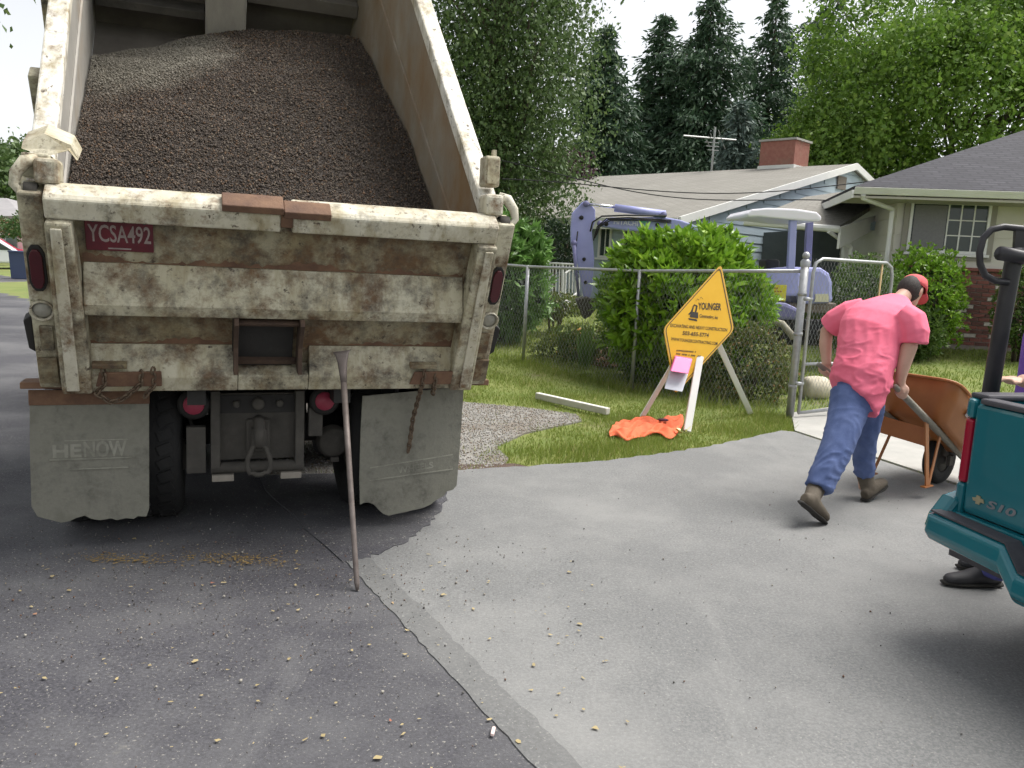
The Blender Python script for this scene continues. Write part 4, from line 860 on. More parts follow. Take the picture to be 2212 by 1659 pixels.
for x, y, r_ in ((1256, 470, .03), (1262, 560, .025), (1265, 610, .025), (1310, 484, .03), (1420, 486, .03)): MB().lathe([(0, .0), (r_, 0), (r_ * 1.1, -.02)], at(x, y, 11.945), (0, -1, 0), 12).build('pin_cap', m_dark, EX, True, True)
ex_ = (at(1380, 481.5, 11.94) - at(1328, 477, 11.94))
put(text_mb('HITACHI', ex_.length * 1.0, .075, bold=.01), at(1352, 480.5, 11.935), ex_, (0, 0, 1)).build('lettering', m_can, EX, True, fix=False)
pat([(1382, 477), (1400, 478), (1396, 482), (1384, 482)], 11.93, .01, 'emblem', mat('emblem_green', (.12, .42, .25), rough=.5), EX, 0); pat([(1384, 484), (1399, 484.5), (1397, 489), (1386, 489)], 11.93, .01, 'emblem', mat('emblem_blue', (.10, .30, .42), rough=.5), EX, 0)
# ------------------------------------------------------------------ overhead wires
for a, b, lb in (((1215, 378, 17.5), (1660, 432, 17.2), 'upper service wire sagging across the grey house roof'), ((1300, 402, 17.0), (1850, 395, 17.6), 'lower service wire crossing the grey house roof to gable')):
    A0, B0 = at(*a), at(*b); pts = [A0 + (B0 - A0) * (k / 16) - Vector((0, 0, .18 * math.sin(math.pi * k / 16))) for k in range(-6, 22)]
    tag(MB().tube(pts, .011, 5).build('overhead_wire', m_blk), lb, 'wire')
# ------------------------------------------------------------------ chain link fence and gate
m_galv = mat('galvanised_steel', (.42, .43, .44), (.34, .35, .36), 20, .45, metal=.6)
m_wire = mat('fence_wire', (.40, .41, .42), rough=.5, metal=.4)
FE = empty('chain_link_fence', GATE, 0, 'galvanised chain link fence running along the verge', 'fence')
def rail_z(s): return float(np.interp(s, [0, 2.19, 4.15, 9], [1.655, 1.56, 1.535, 1.62]))
def fp(s, z, off=0.0): p = GATE + FD * s + FN * off; return Vector((p.x, p.y, z))
def fgz(s): p = GATE + FD * s; return float(gz(p.x, p.y))
for s in (0, 2.19, 4.15, 6.3, 8.6):
    r = .045 if s == 0 else .026; h = 1.76 if s == 0 else rail_z(s) + .02
    po = MB().tube([fp(s, fgz(s) - .05), fp(s, h)], r, 12).build('post', m_galv, FE, True, True)
    if s == 0:
        MB().lathe([(.052, -.06), (.056, 0), (.04, .02), (.03, .03)], fp(s, h), (0, 0, 1), 14).build('cap', m_galv, po, True, True)
        MB().ell(fp(s, h + .065), (.042, .042, .045)).build('ball_finial', m_galv, po, True, True)
        for zz in (.35, .95, 1.4): MB().tube([fp(s, zz - .02), fp(s, zz + .02)], .051, 12).build('tension_band', m_galv, po, True, True)
MB().tube([fp(s, rail_z(s)) for s in (0.03, 1, 2.19, 3.2, 4.15, 6, 8.8)], .021, 10).build('top_rail', m_galv, FE, True, True)
def netting(pt, L, zf0, zf1, name, par, pitch=.055, r=.0017):
    Vs, Fs = [], []; n = int(L / pitch); base = 0
    for i in range(n + 1):
        for sgn in (1, -1):
            pts = []; s = i * pitch; z0, z1 = zf0(s), zf1(s); m = int((z1 - z0) / pitch)
            for j in range(m + 2): pts.append(pt(s + sgn * (.5 * pitch if j % 2 else 0) - 0, min(z0 + j * pitch, z1 + .02), (.002 if (j % 2) else -.002) * sgn))
            P = np.array([tuple(p) for p in pts]); k = len(P); d = np.gradient(P, axis=0); d /= np.linalg.norm(d, axis=1)[:, None]
            a = np.array([tuple(FN)]) * r; b = np.cross(d, a / r) * r
            ring = np.stack([P + a, P - a * .5 + b * .87, P - a * .5 - b * .87], 1).reshape(-1, 3); Vs.append(ring)
            q = np.arange(k - 1)[:, None] * 3; f = np.concatenate([np.stack([q[:, 0] + c, q[:, 0] + (c + 1) % 3, q[:, 0] + 3 + (c + 1) % 3, q[:, 0] + 3 + c], 1) for c in range(3)]); Fs.append(f + base); base += k * 3
    return npmesh(name, np.concatenate(Vs), np.concatenate(Fs), m_wire, par)
tag(netting(lambda s, z, o: fp(s + .04, z, .03 + o), 8.6, lambda s: fgz(s) + .02, lambda s: rail_z(s), 'wire_netting', FE), kind='stuff')
# gate, swung inwards
G0 = fp(-.10, 0); G1 = at(1922, 640, 9.75); G1.z = 0; gd = (G1 - G0); GLn = gd.length; gd.normalize()
GA = empty('wire_gate', G0, 0, 'open chain link gate with rounded tube frame behind the worker', 'gate')
def gp(s, z, o=0): p = G0 + gd * s + Vector((gd.y, -gd.x, 0)) * o; return Vector((p.x, p.y, z))
zt0, zt1 = 1.80, 1.80
MB().tube([gp(0, .06), gp(0, zt0 - .16), gp(.03, zt0 - .05), gp(.13, zt0), gp(GLn - .13, zt1), gp(GLn - .03, zt1 - .05), gp(GLn, zt1 - .16), gp(GLn, .30), gp(GLn - .05, .1), gp(.0, .06)], .019, 10).build('frame', m_galv, GA, True, True)
MB().tube([gp(0, .62), gp(GLn, .62)], .017, 8).build('middle_rail', m_galv, GA, True, True)
MB().tube([gp(GLn - .2, .12), gp(GLn - .2, 1.79)], .012, 8).build('tension_bar', mat('tan_bar', (.42, .30, .14), rough=.7), GA, True, True)
for zz in (.4, 1.35): MB().tube([gp(-.09, zz), gp(.02, zz)], .022, 8).build('hinge', m_galv, GA, True, True)
tag(netting(lambda s, z, o: gp(s, z, o), GLn, lambda s: .1, lambda s: 1.78, 'wire_netting', GA), kind='stuff')
# ------------------------------------------------------------------ yellow sign
ST, SL, SR = at(1558, 573, 8.80), at(1436, 709, 8.42), at(1584, 713, 8.62)
sn = (SR - SL).cross(ST - SL).normalized()
if sn.y > 0: sn = -sn
def sp(px, py, off=0.0):
    d = ray(px, py); return CAMP + d * ((ST - CAMP).dot(sn) / d.dot(sn)) + sn * off
SI = empty('yellow_sign', gnd(1495, 910), 0, 'yellow diamond contractor sign with black lettering on white legs', 'sign')
m_yel = mat('sign_yellow', (.72, .40, .012), (.76, .44, .02), 4, .45)
m_yel2 = mat('sign_edge_yellow', (.62, .36, .05), rough=.5); m_ink = mat('sign_ink', (.028, .024, .02), rough=.6)
def rounded(c, px):
    out = []
    for i in range(4):
        p = Vector(c[i]); a = Vector(c[i - 1]) - p; b = Vector(c[(i + 1) % 4]) - p; a.normalize(); b.normalize()
        for k in range(5):
            t = k / 4; q0 = p + a * px; q1 = p + b * px; out.append((q0 * (1 - t) ** 2 + p * 2 * t * (1 - t) + q1 * t * t))
    return out
CR = [(1558, 570, 0), (1586, 713, 0), (1459, 852, 0), (1433, 709, 0)]; cc = Vector((1509, 711, 0))
def inset(k): return [tuple(cc + (Vector(c) - cc) * k) for c in CR]
pan = MB().prism([sp(p.x, p.y) for p in rounded(CR, 12)], -sn * .012).build('panel', m_yel, SI, True)
def ringp(k0, k1, px, off, m, nm):
    o_, i_ = rounded(inset(k0), px), rounded(inset(k1), px * k1); n_ = len(o_); vs = [sp(p.x, p.y, off) for p in o_] + [sp(p.x, p.y, off) for p in i_]
    MB().add(vs, [(j, (j + 1) % n_, n_ + (j + 1) % n_, n_ + j) for j in range(n_)]).build(nm, m, pan, True, fix=False)
ringp(1.0, .955, 12, .0015, m_yel2, 'edge_band'); ringp(.955, .93, 11, .002, m_ink, 'black_border')
def sline(s, x0, y0, x1, y1, hpx, shear=.25, bold=.0):
    a, b = sp(x0, y0, .003), sp(x1, y1, .003); ex = b - a; up = sn.cross(ex).normalized()
    if up.z < 0: up = -up
    put(text_mb(s, ex.length, hpx * 8.5 / 1750, shear=shear, bold=bold), (a + b) / 2, ex, up).build('lettering', m_ink, pan, True, fix=False)
sline('YOUNGER', 1509, 661, 1557, 663, 16, .2, .025); sline('Contracting, inc', 1511, 683, 1551, 687, 10, .3, .02)
sline('EXCAVATING AND HEAVY CONSTRUCTION', 1448, 702.5, 1571, 713, 7.5, .2, .012); sline('503-655-5774', 1474, 719, 1531, 724.5, 9, .2, .02); sline('WWW.YOUNGERCONTRACTING.COM', 1450, 732, 1550, 742.5, 7, .2, .012)
for x0, y0, x1, y1, n_ in ((1461, 757, 1503, 760.5, 17), (1460, 764, 1514, 770, 22)):
    tb = MB()
    for j in range(n_):
        t = j / n_; p = (x0 + (x1 - x0) * t, y0 + (y1 - y0) * t)
        if random.random() < .88: tb.add([sp(p[0], p[1] + 1.7, .003), sp(p[0] + 1.6, p[1] + 1.8, .003), sp(p[0] + 2.3, p[1] - 1.6, .003), sp(p[0] + .8, p[1] - 1.7, .003)], [(0, 1, 2, 3)])
    tb.build('small_print', m_ink, pan, True, fix=False)
ic = MB()
for poly in ([(1486, 687), (1505, 690), (1506, 694), (1489, 691)], [(1492, 673), (1508, 675), (1508, 688), (1490, 685)], [(1497, 660), (1500, 658), (1496, 674), (1492, 674)], [(1499, 657), (1506, 660), (1506, 662), (1498, 660)], [(1504, 660), (1507, 661), (1504, 675), (1501, 674)], [(1487, 678), (1493, 672), (1494, 675), (1488, 681)]):
    ic.add([sp(x, y, .003) for x, y in poly], [(0, 1, 2, 3)])
ic.build('excavator_emblem', m_ink, pan, True, fix=False)
for pts in ([(1503, 650), (1506, 645), (1510, 648)], [(1512, 645), (1515, 641), (1518, 646)]):
    b_ = MB()
    for (x0, y0), (x1, y1) in zip(pts[:-1], pts[1:]): b_.add([sp(x0, y0, .003), sp(x1, y1, .003), sp(x1, y1 + 1, .003), sp(x0, y0 + 1, .003)], [(0, 1, 2, 3)])
    b_.build('emblem_bird', m_ink, pan, True, fix=False)
lg = [((1452, 790, 8.72), (1386, 902), .05), ((1512, 770, 8.45), (1484, 932), .075), ((1548, 735, 8.75), (1621, 893), .06)]
for (x, y, Y), g, w in lg:
    MB().bar(at(x, y, Y), gnd(g[0], g[1], -.01), w, .035, Vector((0, 1, 0))).build('leg', m_whitep, SI, True, bevel=.004)
tp = gnd(1478, 936, .02)
mb = MB()
for k in range(9):
    a = tp + Vector((random.uniform(-.09, .07), random.uniform(-.05, .06), random.uniform(0, .03))); b = a + Vector((random.uniform(-.07, .07), random.uniform(-.05, .05), random.uniform(.0, .04))); mb.bar(a, b, .035, .002, Vector((random.random(), random.random(), 1)))
mb.build('tape_knot', mat('pale_yellow_tape', (.66, .66, .30), rough=.5), SI, True)
# flyer box
fb0 = at(1460, 815, 8.22); FB = empty('flyer_box', fb0, 0, 'clear flyer box with pink lid hanging on the yellow sign', 'flyer box')
m_clear = mat('cloudy_plastic', (.66, .68, .74), (.58, .60, .68), 5, .3); m_pink = mat('pink_plastic', (.80, .13, .36), rough=.4)
bt = [at(1450, 795, 8.26), at(1489, 801, 8.26), at(1474, 847, 8.10), at(1435, 840, 8.10)]; dv_ = Vector((.02, .10, .03))
MB().prism(bt, dv_).build('body', m_clear, FB, True, bevel=.008)
MB().prism([at(1448, 802, 8.12), at(1487, 808, 8.12), at(1496, 776, 8.26), at(1459, 770, 8.26)], Vector((.012, .10, .0))).build('lid', m_pink, FB, True, bevel=.008)
# ------------------------------------------------------------------ orange vest lying on the grass
vc = gnd(1395, 928); nu, nv = 64, 34; Vv = []
for j in range(nv):
    for i in range(nu):
        u, v = i / (nu - 1) * 2 - 1, j / (nv - 1) * 2 - 1
        px = 1396 + u * (78 - 10 * v * v) + 10 * v * -1; py = 926 + v * (20 - 5 * math.sin(u * 5)) + u * -5 + 3 * math.sin(u * 9)
        g_ = gnd(px, py)
        h = .02 + .03 * (1 - u * u) * (1 - v * v) + .020 * math.sin(u * 13 + v * 5 + 2 * math.sin(v * 3)) * (1 - v ** 4) + .011 * math.sin(v * 11 - u * 7)
        if abs(u) > .96 or abs(v) > .94: h = .012
        Vv.append((g_.x, g_.y, max(.008, h)))
Fq = [(j * nu + i, j * nu + i + 1, (j + 1) * nu + i + 1, (j + 1) * nu + i) for j in range(nv - 1) for i in range(nu - 1)]
VE = empty('safety_vest', vc, 0, 'crumpled orange safety vest lying on the grass by the sign', 'vest')
ve = MB().add(Vv, Fq).build('cloth', mat('orange_cloth', (.66, .115, .042), (.72, .145, .055), 14, .8, bmp=.15, bscale=200), VE, True, True)
so = ve.modifiers.new('s', 'SOLIDIFY'); so.thickness = .006
MB().ell(gnd(1432, 907, .075), (.06, .03, .016)).build('dark_collar', mat('dark_plum_cloth', (.09, .03, .05), rough=.9), VE, True, True)
# ------------------------------------------------------------------ white post lying on the grass
p0, p1 = gnd(1160, 862), gnd(1313, 897); p0.z = p1.z = .042
tag(MB().bar(p0, p1, .07, .075).build('white_timber', mat('weathered_white', (.68, .67, .62), (.60, .58, .52), 6, .7, bmp=.2, bscale=30, dirt=(.38, .36, .3), dirt_amt=.35), bevel=.008), 'white painted timber lying in the grass beside the gravel patch', 'timber')
# ------------------------------------------------------------------ vegetation
def leaves(P, D, L, Wd, fold=.0):
    """diamond leaves: base P, direction D (unit), length L, width Wd"""
    n = len(P); r = rng.normal(size=(n, 3)); s = np.cross(D, r); s /= np.linalg.norm(s, axis=1)[:, None] + 1e-9
    m = P + D * (L * .45)[:, None]; t = P + D * L[:, None]; nrm = np.cross(D, s); m = m + nrm * (L * fold)[:, None]
    V = np.stack([P, m - s * (Wd / 2)[:, None], t, m + s * (Wd / 2)[:, None]], 1).reshape(-1, 3)
    return V, np.arange(n * 4).reshape(-1, 4)
def unit(v): return v / (np.linalg.norm(v, axis=1)[:, None] + 1e-9)
def shell(n, c, r, lo=.75, hi=1.03, bumps=.12, zmin=None):
    d = unit(rng.normal(size=(n, 3))); k = 1 + bumps * np.sin(d[:, 0] * 6 + c[0]) * np.sin(d[:, 2] * 5 + 1) + bumps * .8 * np.sin(d[:, 1] * 9 + d[:, 0] * 7)
    P = np.array(c) + d * np.array(r) * (rng.uniform(lo ** 3, hi ** 3, n) ** (1 / 3) * k)[:, None]
    if zmin is not None: q = P[:, 2] > zmin; P, d = P[q], d[q]
    return P, d
def bush(name, c, r, n, L, W_, m, label, cat='shrub', rosette=6, inner=.35, upb=.5, group=None, stem=True, m_in=None, lo=.72):
    c = list(c); g0 = float(gz(c[0], c[1])); root = empty(name, (c[0], c[1], g0), 0, label, cat, group)
    P, d = shell(n, c, r, lo, 1.04, .10, g0 + .03)
    axis = unit(d + np.array([0, 0, upb]) + rng.normal(size=P.shape) * .35)
    Ps, Ds = np.repeat(P, rosette, 0), unit(np.repeat(axis, rosette, 0) * .55 + rng.normal(size=(len(P) * rosette, 3)) * .62)
    Ls = rng.uniform(L * .65, L * 1.15, len(Ps)); V, F = leaves(Ps, Ds, Ls, Ls * W_, .06)
    npmesh('foliage', V, F, m, root)
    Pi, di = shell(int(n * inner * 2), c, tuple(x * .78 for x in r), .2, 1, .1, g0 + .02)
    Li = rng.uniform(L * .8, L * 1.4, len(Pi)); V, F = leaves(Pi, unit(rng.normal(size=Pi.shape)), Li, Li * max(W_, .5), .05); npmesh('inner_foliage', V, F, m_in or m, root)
    if stem:
        mb = MB()
        for k in range(7):
            a = 2 * math.pi * k / 7; b = Vector((c[0] + r[0] * .55 * math.cos(a), c[1] + r[1] * .55 * math.sin(a), c[2] + r[2] * random.uniform(0, .45)))
            mb.tube([(c[0] + .07 * math.cos(a), c[1] + .07 * math.sin(a), g0 - .03), (Vector((c[0], c[1], g0)) * .5 + b * .5) + Vector((0, 0, .1)), b], [.025, .016, .007], 5)
        mb.build('stems', m_bark, root, True, True)
    return root
m_bark = mat('bark', (.085, .065, .048), (.13, .105, .08), 9, .9, bmp=.6, bscale=25, streak=(1, 1, .25))
m_laur = leafmat('laurel_leaf', (.13, .27, .02), (.25, .43, .04), (.34, .50, .07), .28, .32)
m_leafshade = leafmat('shaded_inner_leaf', (.02, .05, .008), (.035, .075, .012), None, .2, .5)  # inner leaves coloured dark for the shade inside the shrubs
m_rho = leafmat('rhododendron_leaf', (.09, .20, .04), (.17, .31, .08), (.24, .40, .12), .28, .35)
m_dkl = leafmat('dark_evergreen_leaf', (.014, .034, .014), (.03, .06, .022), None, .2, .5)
m_spi = leafmat('spirea_leaf', (.09, .14, .025), (.17, .21, .04), (.26, .24, .07), .3, .5)
m_aza = leafmat('azalea_leaf', (.09, .13, .03), (.15, .17, .05), (.36, .17, .08), .3, .5)
m_hed = leafmat('hedge_leaf', (.06, .12, .02), (.11, .18, .035), (.16, .23, .05), .3, .5)
def pxb(x, y, Y, rx, ry, rz): p = at(x, y, Y); return (p.x, p.y, p.z), (rx, ry, rz)
c, r = pxb(1474, 662, 11.25, 1.06, .8, 0.99); bush('laurel_bush', c, r, 2600, .175, .34, m_laur, 'large bright green laurel bush behind the fence and yellow sign', rosette=7, m_in=m_leafshade, lo=.8)
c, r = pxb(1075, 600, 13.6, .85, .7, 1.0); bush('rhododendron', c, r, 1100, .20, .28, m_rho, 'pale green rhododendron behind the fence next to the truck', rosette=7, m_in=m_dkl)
c, r = pxb(1265, 768, 12.4, .82, .5, .46); bush('spirea_shrub', c, r, 1900, .055, .5, m_spi, 'low yellow green shrub behind the fence left of laurel', rosette=5, m_in=m_leafshade)
c, r = pxb(1612, 800, 10.35, .62, .5, .58); bush('azalea_shrub', c, r, 2000, .045, .5, m_aza, 'brownish clipped shrub behind the fence right of the sign', rosette=5, m_in=m_leafshade)
c, r = pxb(1420, 780, 11.2, .5, .4, .42); bush('shade_shrub', c, r, 900, .06, .5, m_hed, 'dark low shrub under the laurel behind the wire', rosette=4, m_in=m_leafshade)
c, r = pxb(1862, 660, 13.2, .66, .6, .78); bush('clipped_hedge', c, r, 1900, .06, .5, m_hed, 'clipped green shrub seen through the wire gate', rosette=5, m_in=m_leafshade)
c, r = pxb(1990, 655, 14.4, .72, .6, .95); bush('house_shrub', c, r, 1900, .08, .5, m_laur, 'green shrub against brick base left of the worker cap', rosette=5, m_in=m_leafshade)
c, r = pxb(1970, 715, 13.9, .5, .45, .45); bush('fern_shrub', c, r, 700, .10, .3, m_hed, 'low dark shrub at the foot of brick wall', rosette=5, m_in=m_leafshade)
c, r = pxb(2215, 660, 13.8, .48, .45, .75); bush('corner_shrub', c, r, 900, .07, .5, m_hed, 'leafy shrub on brick wall at right edge behind rack', rosette=5, m_in=m_leafshade)
c, r = pxb(1205, 535, 16.2, .6, .5, .5); bush('porch_shrub', c, r, 700, .09, .4, m_dkl, 'very dark shrub under the blue house windows', rosette=5)
c, r = pxb(1200, 660, 14.6, .5, .4, .22); bush('border_shrub', c, r, 500, .06, .5, m_spi, 'small bright border plant in front of porch railing', rosette=5, m_in=m_leafshade)
# tall grass stems by the fence
m_reed = leafmat('reed_leaf', (.10, .19, .04), (.16, .26, .07), None, .35, .45)
for (x, y), lb, hh in (((1218, 790), 'tuft of tall bright green grass by fence, left of two', .62), ((1262, 800), 'taller tuft of green grass by fence, right of two', .78)):
    b = gnd(x, y, .06); n = 90; P = np.array([b.x, b.y, float(gz(b.x, b.y))]) + rng.normal(size=(n, 3)) * [.05, .05, 0]; D = unit(rng.normal(size=(n, 3)) * .16 + [0, 0, 1]); Ls = rng.uniform(hh * .6, hh * 1.1, n)
    V, F = leaves(P, D, Ls, np.full(n, .022)); tag(npmesh('grass_tuft', V, F, m_reed), lb, 'grass', 'tall grass tufts')
# ochre dirt heap and brown heap by the bush
def heap(name, c, r, m, label, cat):
    P = []; nu, nv = 20, 9; fs = []
    for j in range(nv):
        for i in range(nu):
            a = 2 * math.pi * i / nu; k = j / (nv - 1); w = 1 + .22 * math.sin(a * 3 + k * 5) + .1 * math.sin(a * 7)
            P.append((c[0] + r[0] * (1 - k) * w * math.cos(a), c[1] + r[1] * (1 - k) * w * math.sin(a), c[2] + r[2] * (1 - (1 - k) ** 2) * (1 + .15 * math.sin(a * 5 + k * 9))))
    fs = [(j * nu + i, j * nu + (i + 1) % nu, (j + 1) * nu + (i + 1) % nu, (j + 1) * nu + i) for j in range(nv - 1) for i in range(nu)]
    tag(MB().add(P, fs).build(name, m, smooth=True), label, cat)
p = at(1262, 672, 12.9); heap('clay_heap', (p.x, p.y, float(gz(p.x, p.y)) - .02), (.38, .3, .42), mat('ochre_clay', (.36, .20, .045), (.28, .14, .04), 9, .9, bmp=.6, bscale=12), 'ochre heap of clay below the excavator stick', 'dirt')
p = at(1305, 705, 12.6); heap('soil_heap', (p.x, p.y, float(gz(p.x, p.y)) - .02), (.6, .4, .22), mat('brown_soil', (.20, .12, .07), (.14, .085, .05), 9, .95, bmp=.7, bscale=14), 'brown soil heap left of the laurel bush', 'dirt')
p = at(1768, 775, 10.6)
LG = MB().lathe([(0, -.18), (.12, -.18), (.155, -.12), (.165, 0), (.155, .12), (.12, .18), (0, .18)], (p.x, p.y, float(gz(p.x, p.y)) + .13), (1, .25, 0), 18).build('pale_boulder', mat('pale_stone', (.62, .57, .46), (.45, .40, .30), 7, .9, bmp=.6, bscale=16), smooth=True)
tag(LG, 'pale rounded stone on the grass behind gate post', 'stone')
p = at(1680, 705, 11.2); KB = MB().tube([at(1600, 685, 11.6), at(1650, 690, 11.35), at(1690, 700, 11.2), at(1715, 730, 11.1)], .05, 8).build('hose_coil', mat('concrete_kerb', (.35, .33, .27), (.28, .26, .2), 9, .9), smooth=True)
KB.name = 'garden_edging'; tag(KB, 'curved pale garden edging below the excavator track', 'edging')
# path strip on the far lawn
pp = [gnd(1040, 700, .33), gnd(1262, 683, .36), gnd(1262, 694, .36), gnd(1040, 716, .33)]
for q in pp: q.z = float(gz(q.x, q.y))
o = MB().prism([q - Vector((0, 0, .03)) for q in pp], (0, 0, .10)).build('garden_path', m_conc); tag(o, kind='structure')
# ---- trees
def limb(mb, a, b, r0, r1, n=5, wob=.12):
    a, b = Vector(a), Vector(b); pts = []
    for k in range(n + 1):
        t = k / n; p = a.lerp(b, t)
        if 0 < k < n: p += Vector((random.uniform(-1, 1), random.uniform(-1, 1), 0)) * wob * (b - a).length * .15
        pts.append(p)
    mb.tube(pts, [r0 + (r1 - r0) * k / n for k in range(n + 1)], 7); return pts
def broadleaf(name, base, H, crown_c, crown_r, nclump, nleaf, L, m, label, clump_r=.5, droop=0.0, tr=.16, zlo=0, trunk_top=None, only=None):
    root = empty(name, base, 0, label, 'tree'); mb = MB(); base = Vector(base); cc = Vector(crown_c)
    top = Vector((cc.x, cc.y, cc.z + crown_r[2] * .4)); tp_ = limb(mb, base - Vector((0, 0, .1)), top, tr, tr * .25, 7, .3)
    P, d = shell(nclump, crown_c, crown_r, .35, 1.02, .15)
    if only is not None: k = only(P); P = P[k]
    for i in range(min(46, len(P))):
        s_ = tp_[random.randrange(2, 7)]; e = Vector(P[i]); 
        if e.z < s_.z - .5 * 1: s_ = tp_[2]
        limb(mb, s_, e, tr * .28, .012, 4, .5)
    mb.build('trunk', m_bark, root, True, True)
    n = len(P) * nleaf; sc_ = rng.uniform(.6, 1.25, (len(P), 1))
    off = rng.normal(size=(n, 3)) * (np.repeat(sc_, nleaf, 0) * clump_r) * np.array([.55, .55, .42 + droop]) - np.array([0, 0, droop * clump_r * .5])
    Q = np.repeat(P, nleaf, 0) + off; Ls = L * np.clip(rng.lognormal(-.1, .35, n), .4, 1.8)
    D = unit(rng.normal(size=(n, 3)) + np.array([0, 0, -.35 - droop])); V, F = leaves(Q, D, Ls, Ls * .62, .07)
    npmesh('crown', V, F, m, root); return root
m_bir = leafmat('birch_leaf', (.065, .12, .035), (.12, .185, .06), (.18, .24, .09), .3, .5)
m_map = leafmat('maple_leaf', (.10, .20, .025), (.18, .30, .045), (.25, .36, .07), .35, .5)
m_con = leafmat('conifer_needles', (.034, .076, .040), (.065, .12, .062), (.10, .165, .08), .15, .6)
m_con2 = leafmat('blue_conifer_needles', (.09, .14, .12), (.14, .19, .16), None, .15, .6)
m_plum = leafmat('plum_leaf', (.045, .02, .03), (.075, .035, .045), None, .25, .5)
p = at(1078, 600, 19.5)
broadleaf('birch_tree', (p.x, p.y, .5), 11, (p.x + .0, p.y, 7.3), (1.85, 1.8, 5.6), 430, 190, .09, m_bir, 'tall drooping dark green birch tree behind the truck bed', .60, .75, .2)
p2 = at(1235, 0, 19.0); 
p = at(2085, 500, 31)
broadleaf('maple_tree', (p.x, p.y, .6), 11, (p.x + .3, p.y, 7.4), (7.2, 4.0, 6.2), 950, 165, .155, m_map, 'broad bright green maple tree behind the beige house', .75, .1, .28)
p = at(1740, 300, 33)
broadleaf('young_maple_tree', (p.x + .6, p.y, .6), 6, (p.x + .5, p.y, 5.4), (1.9, 1.8, 2.9), 190, 150, .14, m_map, 'smaller bright green tree above the chimney', .5, .1, .1)
p = at(1208, 368, 31)
broadleaf('plum_tree', (p.x, p.y, .6), 4, (p.x, p.y, 4.6), (1.1, 1.0, 1.3), 60, 90, .14, m_plum, 'small dark purple plum tree above the roof edge', .4, .0, .08)
def conifer(name, apx, apy, Y, zb, rmax, m, label, tiers=30, dens=1.0, lean=0.0):
    ap = at(apx, apy, Y); root = empty(name, (ap.x, ap.y, .6), 0, label, 'tree'); H = ap.z - zb
    mb = MB(); limb(mb, (ap.x, ap.y, .5), ap, .28, .02, 8, .02)
    Ps, Ds, Ls = [], [], []
    for k in range(tiers):
        t = (k + .3) / tiers; z = ap.z - H * t; R = rmax * (t ** .8) * random.uniform(.78, 1.15) + .1; nb = int(5 + 7 * t)
        for j in range(nb):
            a = 2 * math.pi * (j + random.random() * .9) / nb; rr = R * random.choice((.45, .7, .85, 1.0, 1.1, 1.28))
            e = Vector((ap.x + rr * math.cos(a), ap.y + rr * math.sin(a), z - rr * random.uniform(.12, .38) + random.uniform(-.15, .15))); s_ = Vector((ap.x, ap.y, z))
            if k % 2 == 0: mb.tube([s_, (s_ + e) / 2 + Vector((0, 0, .08 * rr)), e], [.04 * t + .012, .02, .006], 4)
            nn = int((20 + 62 * rr) * dens); u = rng.uniform(.12, 1.0, nn) ** .75
            P = np.array(s_)[None] * (1 - u[:, None]) + np.array(e)[None] * u[:, None]; w = .10 + .20 * rr * (1 - np.abs(u - .55))[:, None] * .6
            P = P + rng.normal(size=P.shape) * w * np.array([1, 1, .45]) + np.array([0, 0, .06 * rr]) * np.sin(u * 3.14)[:, None]
            dr = np.array(e - s_); dr /= np.linalg.norm(dr)
            Ps.append(P); Ds.append(unit(dr[None] * .7 + rng.normal(size=P.shape) * .5 + np.array([0, 0, -.3]))); Ls.append(rng.uniform(.18, .42, nn))
    mb.build('trunk', m_bark, root, True, True); P = np.concatenate(Ps); D = np.concatenate(Ds); L = np.concatenate(Ls)
    V, F = leaves(P, D, L, L * .30, .05); npmesh('crown', V, F, m, root)
conifer('fir_tree', 1312, 62, 36, 3.2, 2.7, m_con, 'narrow dark fir tree left of the antenna, first of three', 26, 1.15)
conifer('fir_tree', 1541, -15, 38, 3.0, 4.3, m_con, 'tallest dark fir tree directly behind the antenna', 34, .9)
conifer('fir_tree', 1438, 28, 39.5, 3.4, 2.5, m_con, 'slim dark fir between narrow fir and tallest fir', 28, .9)
conifer('fir_tree', 1682, -12, 43, 3.0, 4.1, m_con, 'dark fir tree between antenna and maple', 30, .85)
conifer('fir_tree', 1800, -60, 47, 3.0, 4.6, m_con, 'dark fir tree half hidden behind the maple', 28, .7)
conifer('blue_spruce', 1602, 225, 33, 3.0, 1.25, m_con2, 'pale bluish spruce right of the antenna mast', 16, 1.2)
# ------------------------------------------------------------------ worker with wheelbarrow
m_skin = mat('skin', (.50, .30, .22), (.56, .35, .26), 8, .55); m_pinks = mat('pink_shirt_cloth', (.88, .165, .26), (.92, .205, .31), 5, .85, bmp=.12, bscale=300)
m_jean = mat('blue_denim', (.075, .115, .265), (.125, .175, .36), 7, .9, bmp=.2, bscale=250, dirt=(.20, .25, .40), dirt_amt=.38, dscale=6)
m_boot = mat('brown_boot', (.075, .06, .042), (.115, .095, .07), 9, .8, bmp=.3, bscale=40); m_sole = mat('boot_sole', (.03, .028, .025), rough=.9)
m_hair = mat('dark_hair', (.018, .013, .011), (.03, .022, .018), 60, .7, bmp=.4, bscale=120); m_cap = mat('faded_red_cap', (.62, .085, .10), (.68, .12, .13), 10, .85)
wf = Vector((.77, .64, 0)).normalized(); wr = Vector((wf.y, -wf.x, 0)); wu = Vector((0, 0, 1))
WK = empty('person', gnd(1820, 1110), 0, 'worker in pink shirt, jeans and red cap pushing a wheelbarrow', 'person')
def ring2(l, r, dep, Yl, Yr, axis):
    a, b = at(l[0], l[1], Yl), at(r[0], r[1], Yr); h = (b - a) / 2; d = h.cross(axis).normalized() * dep
    return ((a + b) / 2, h, d)
tax = (at(1945, 640, 5.8) - at(1845, 850, 5.5)).normalized()
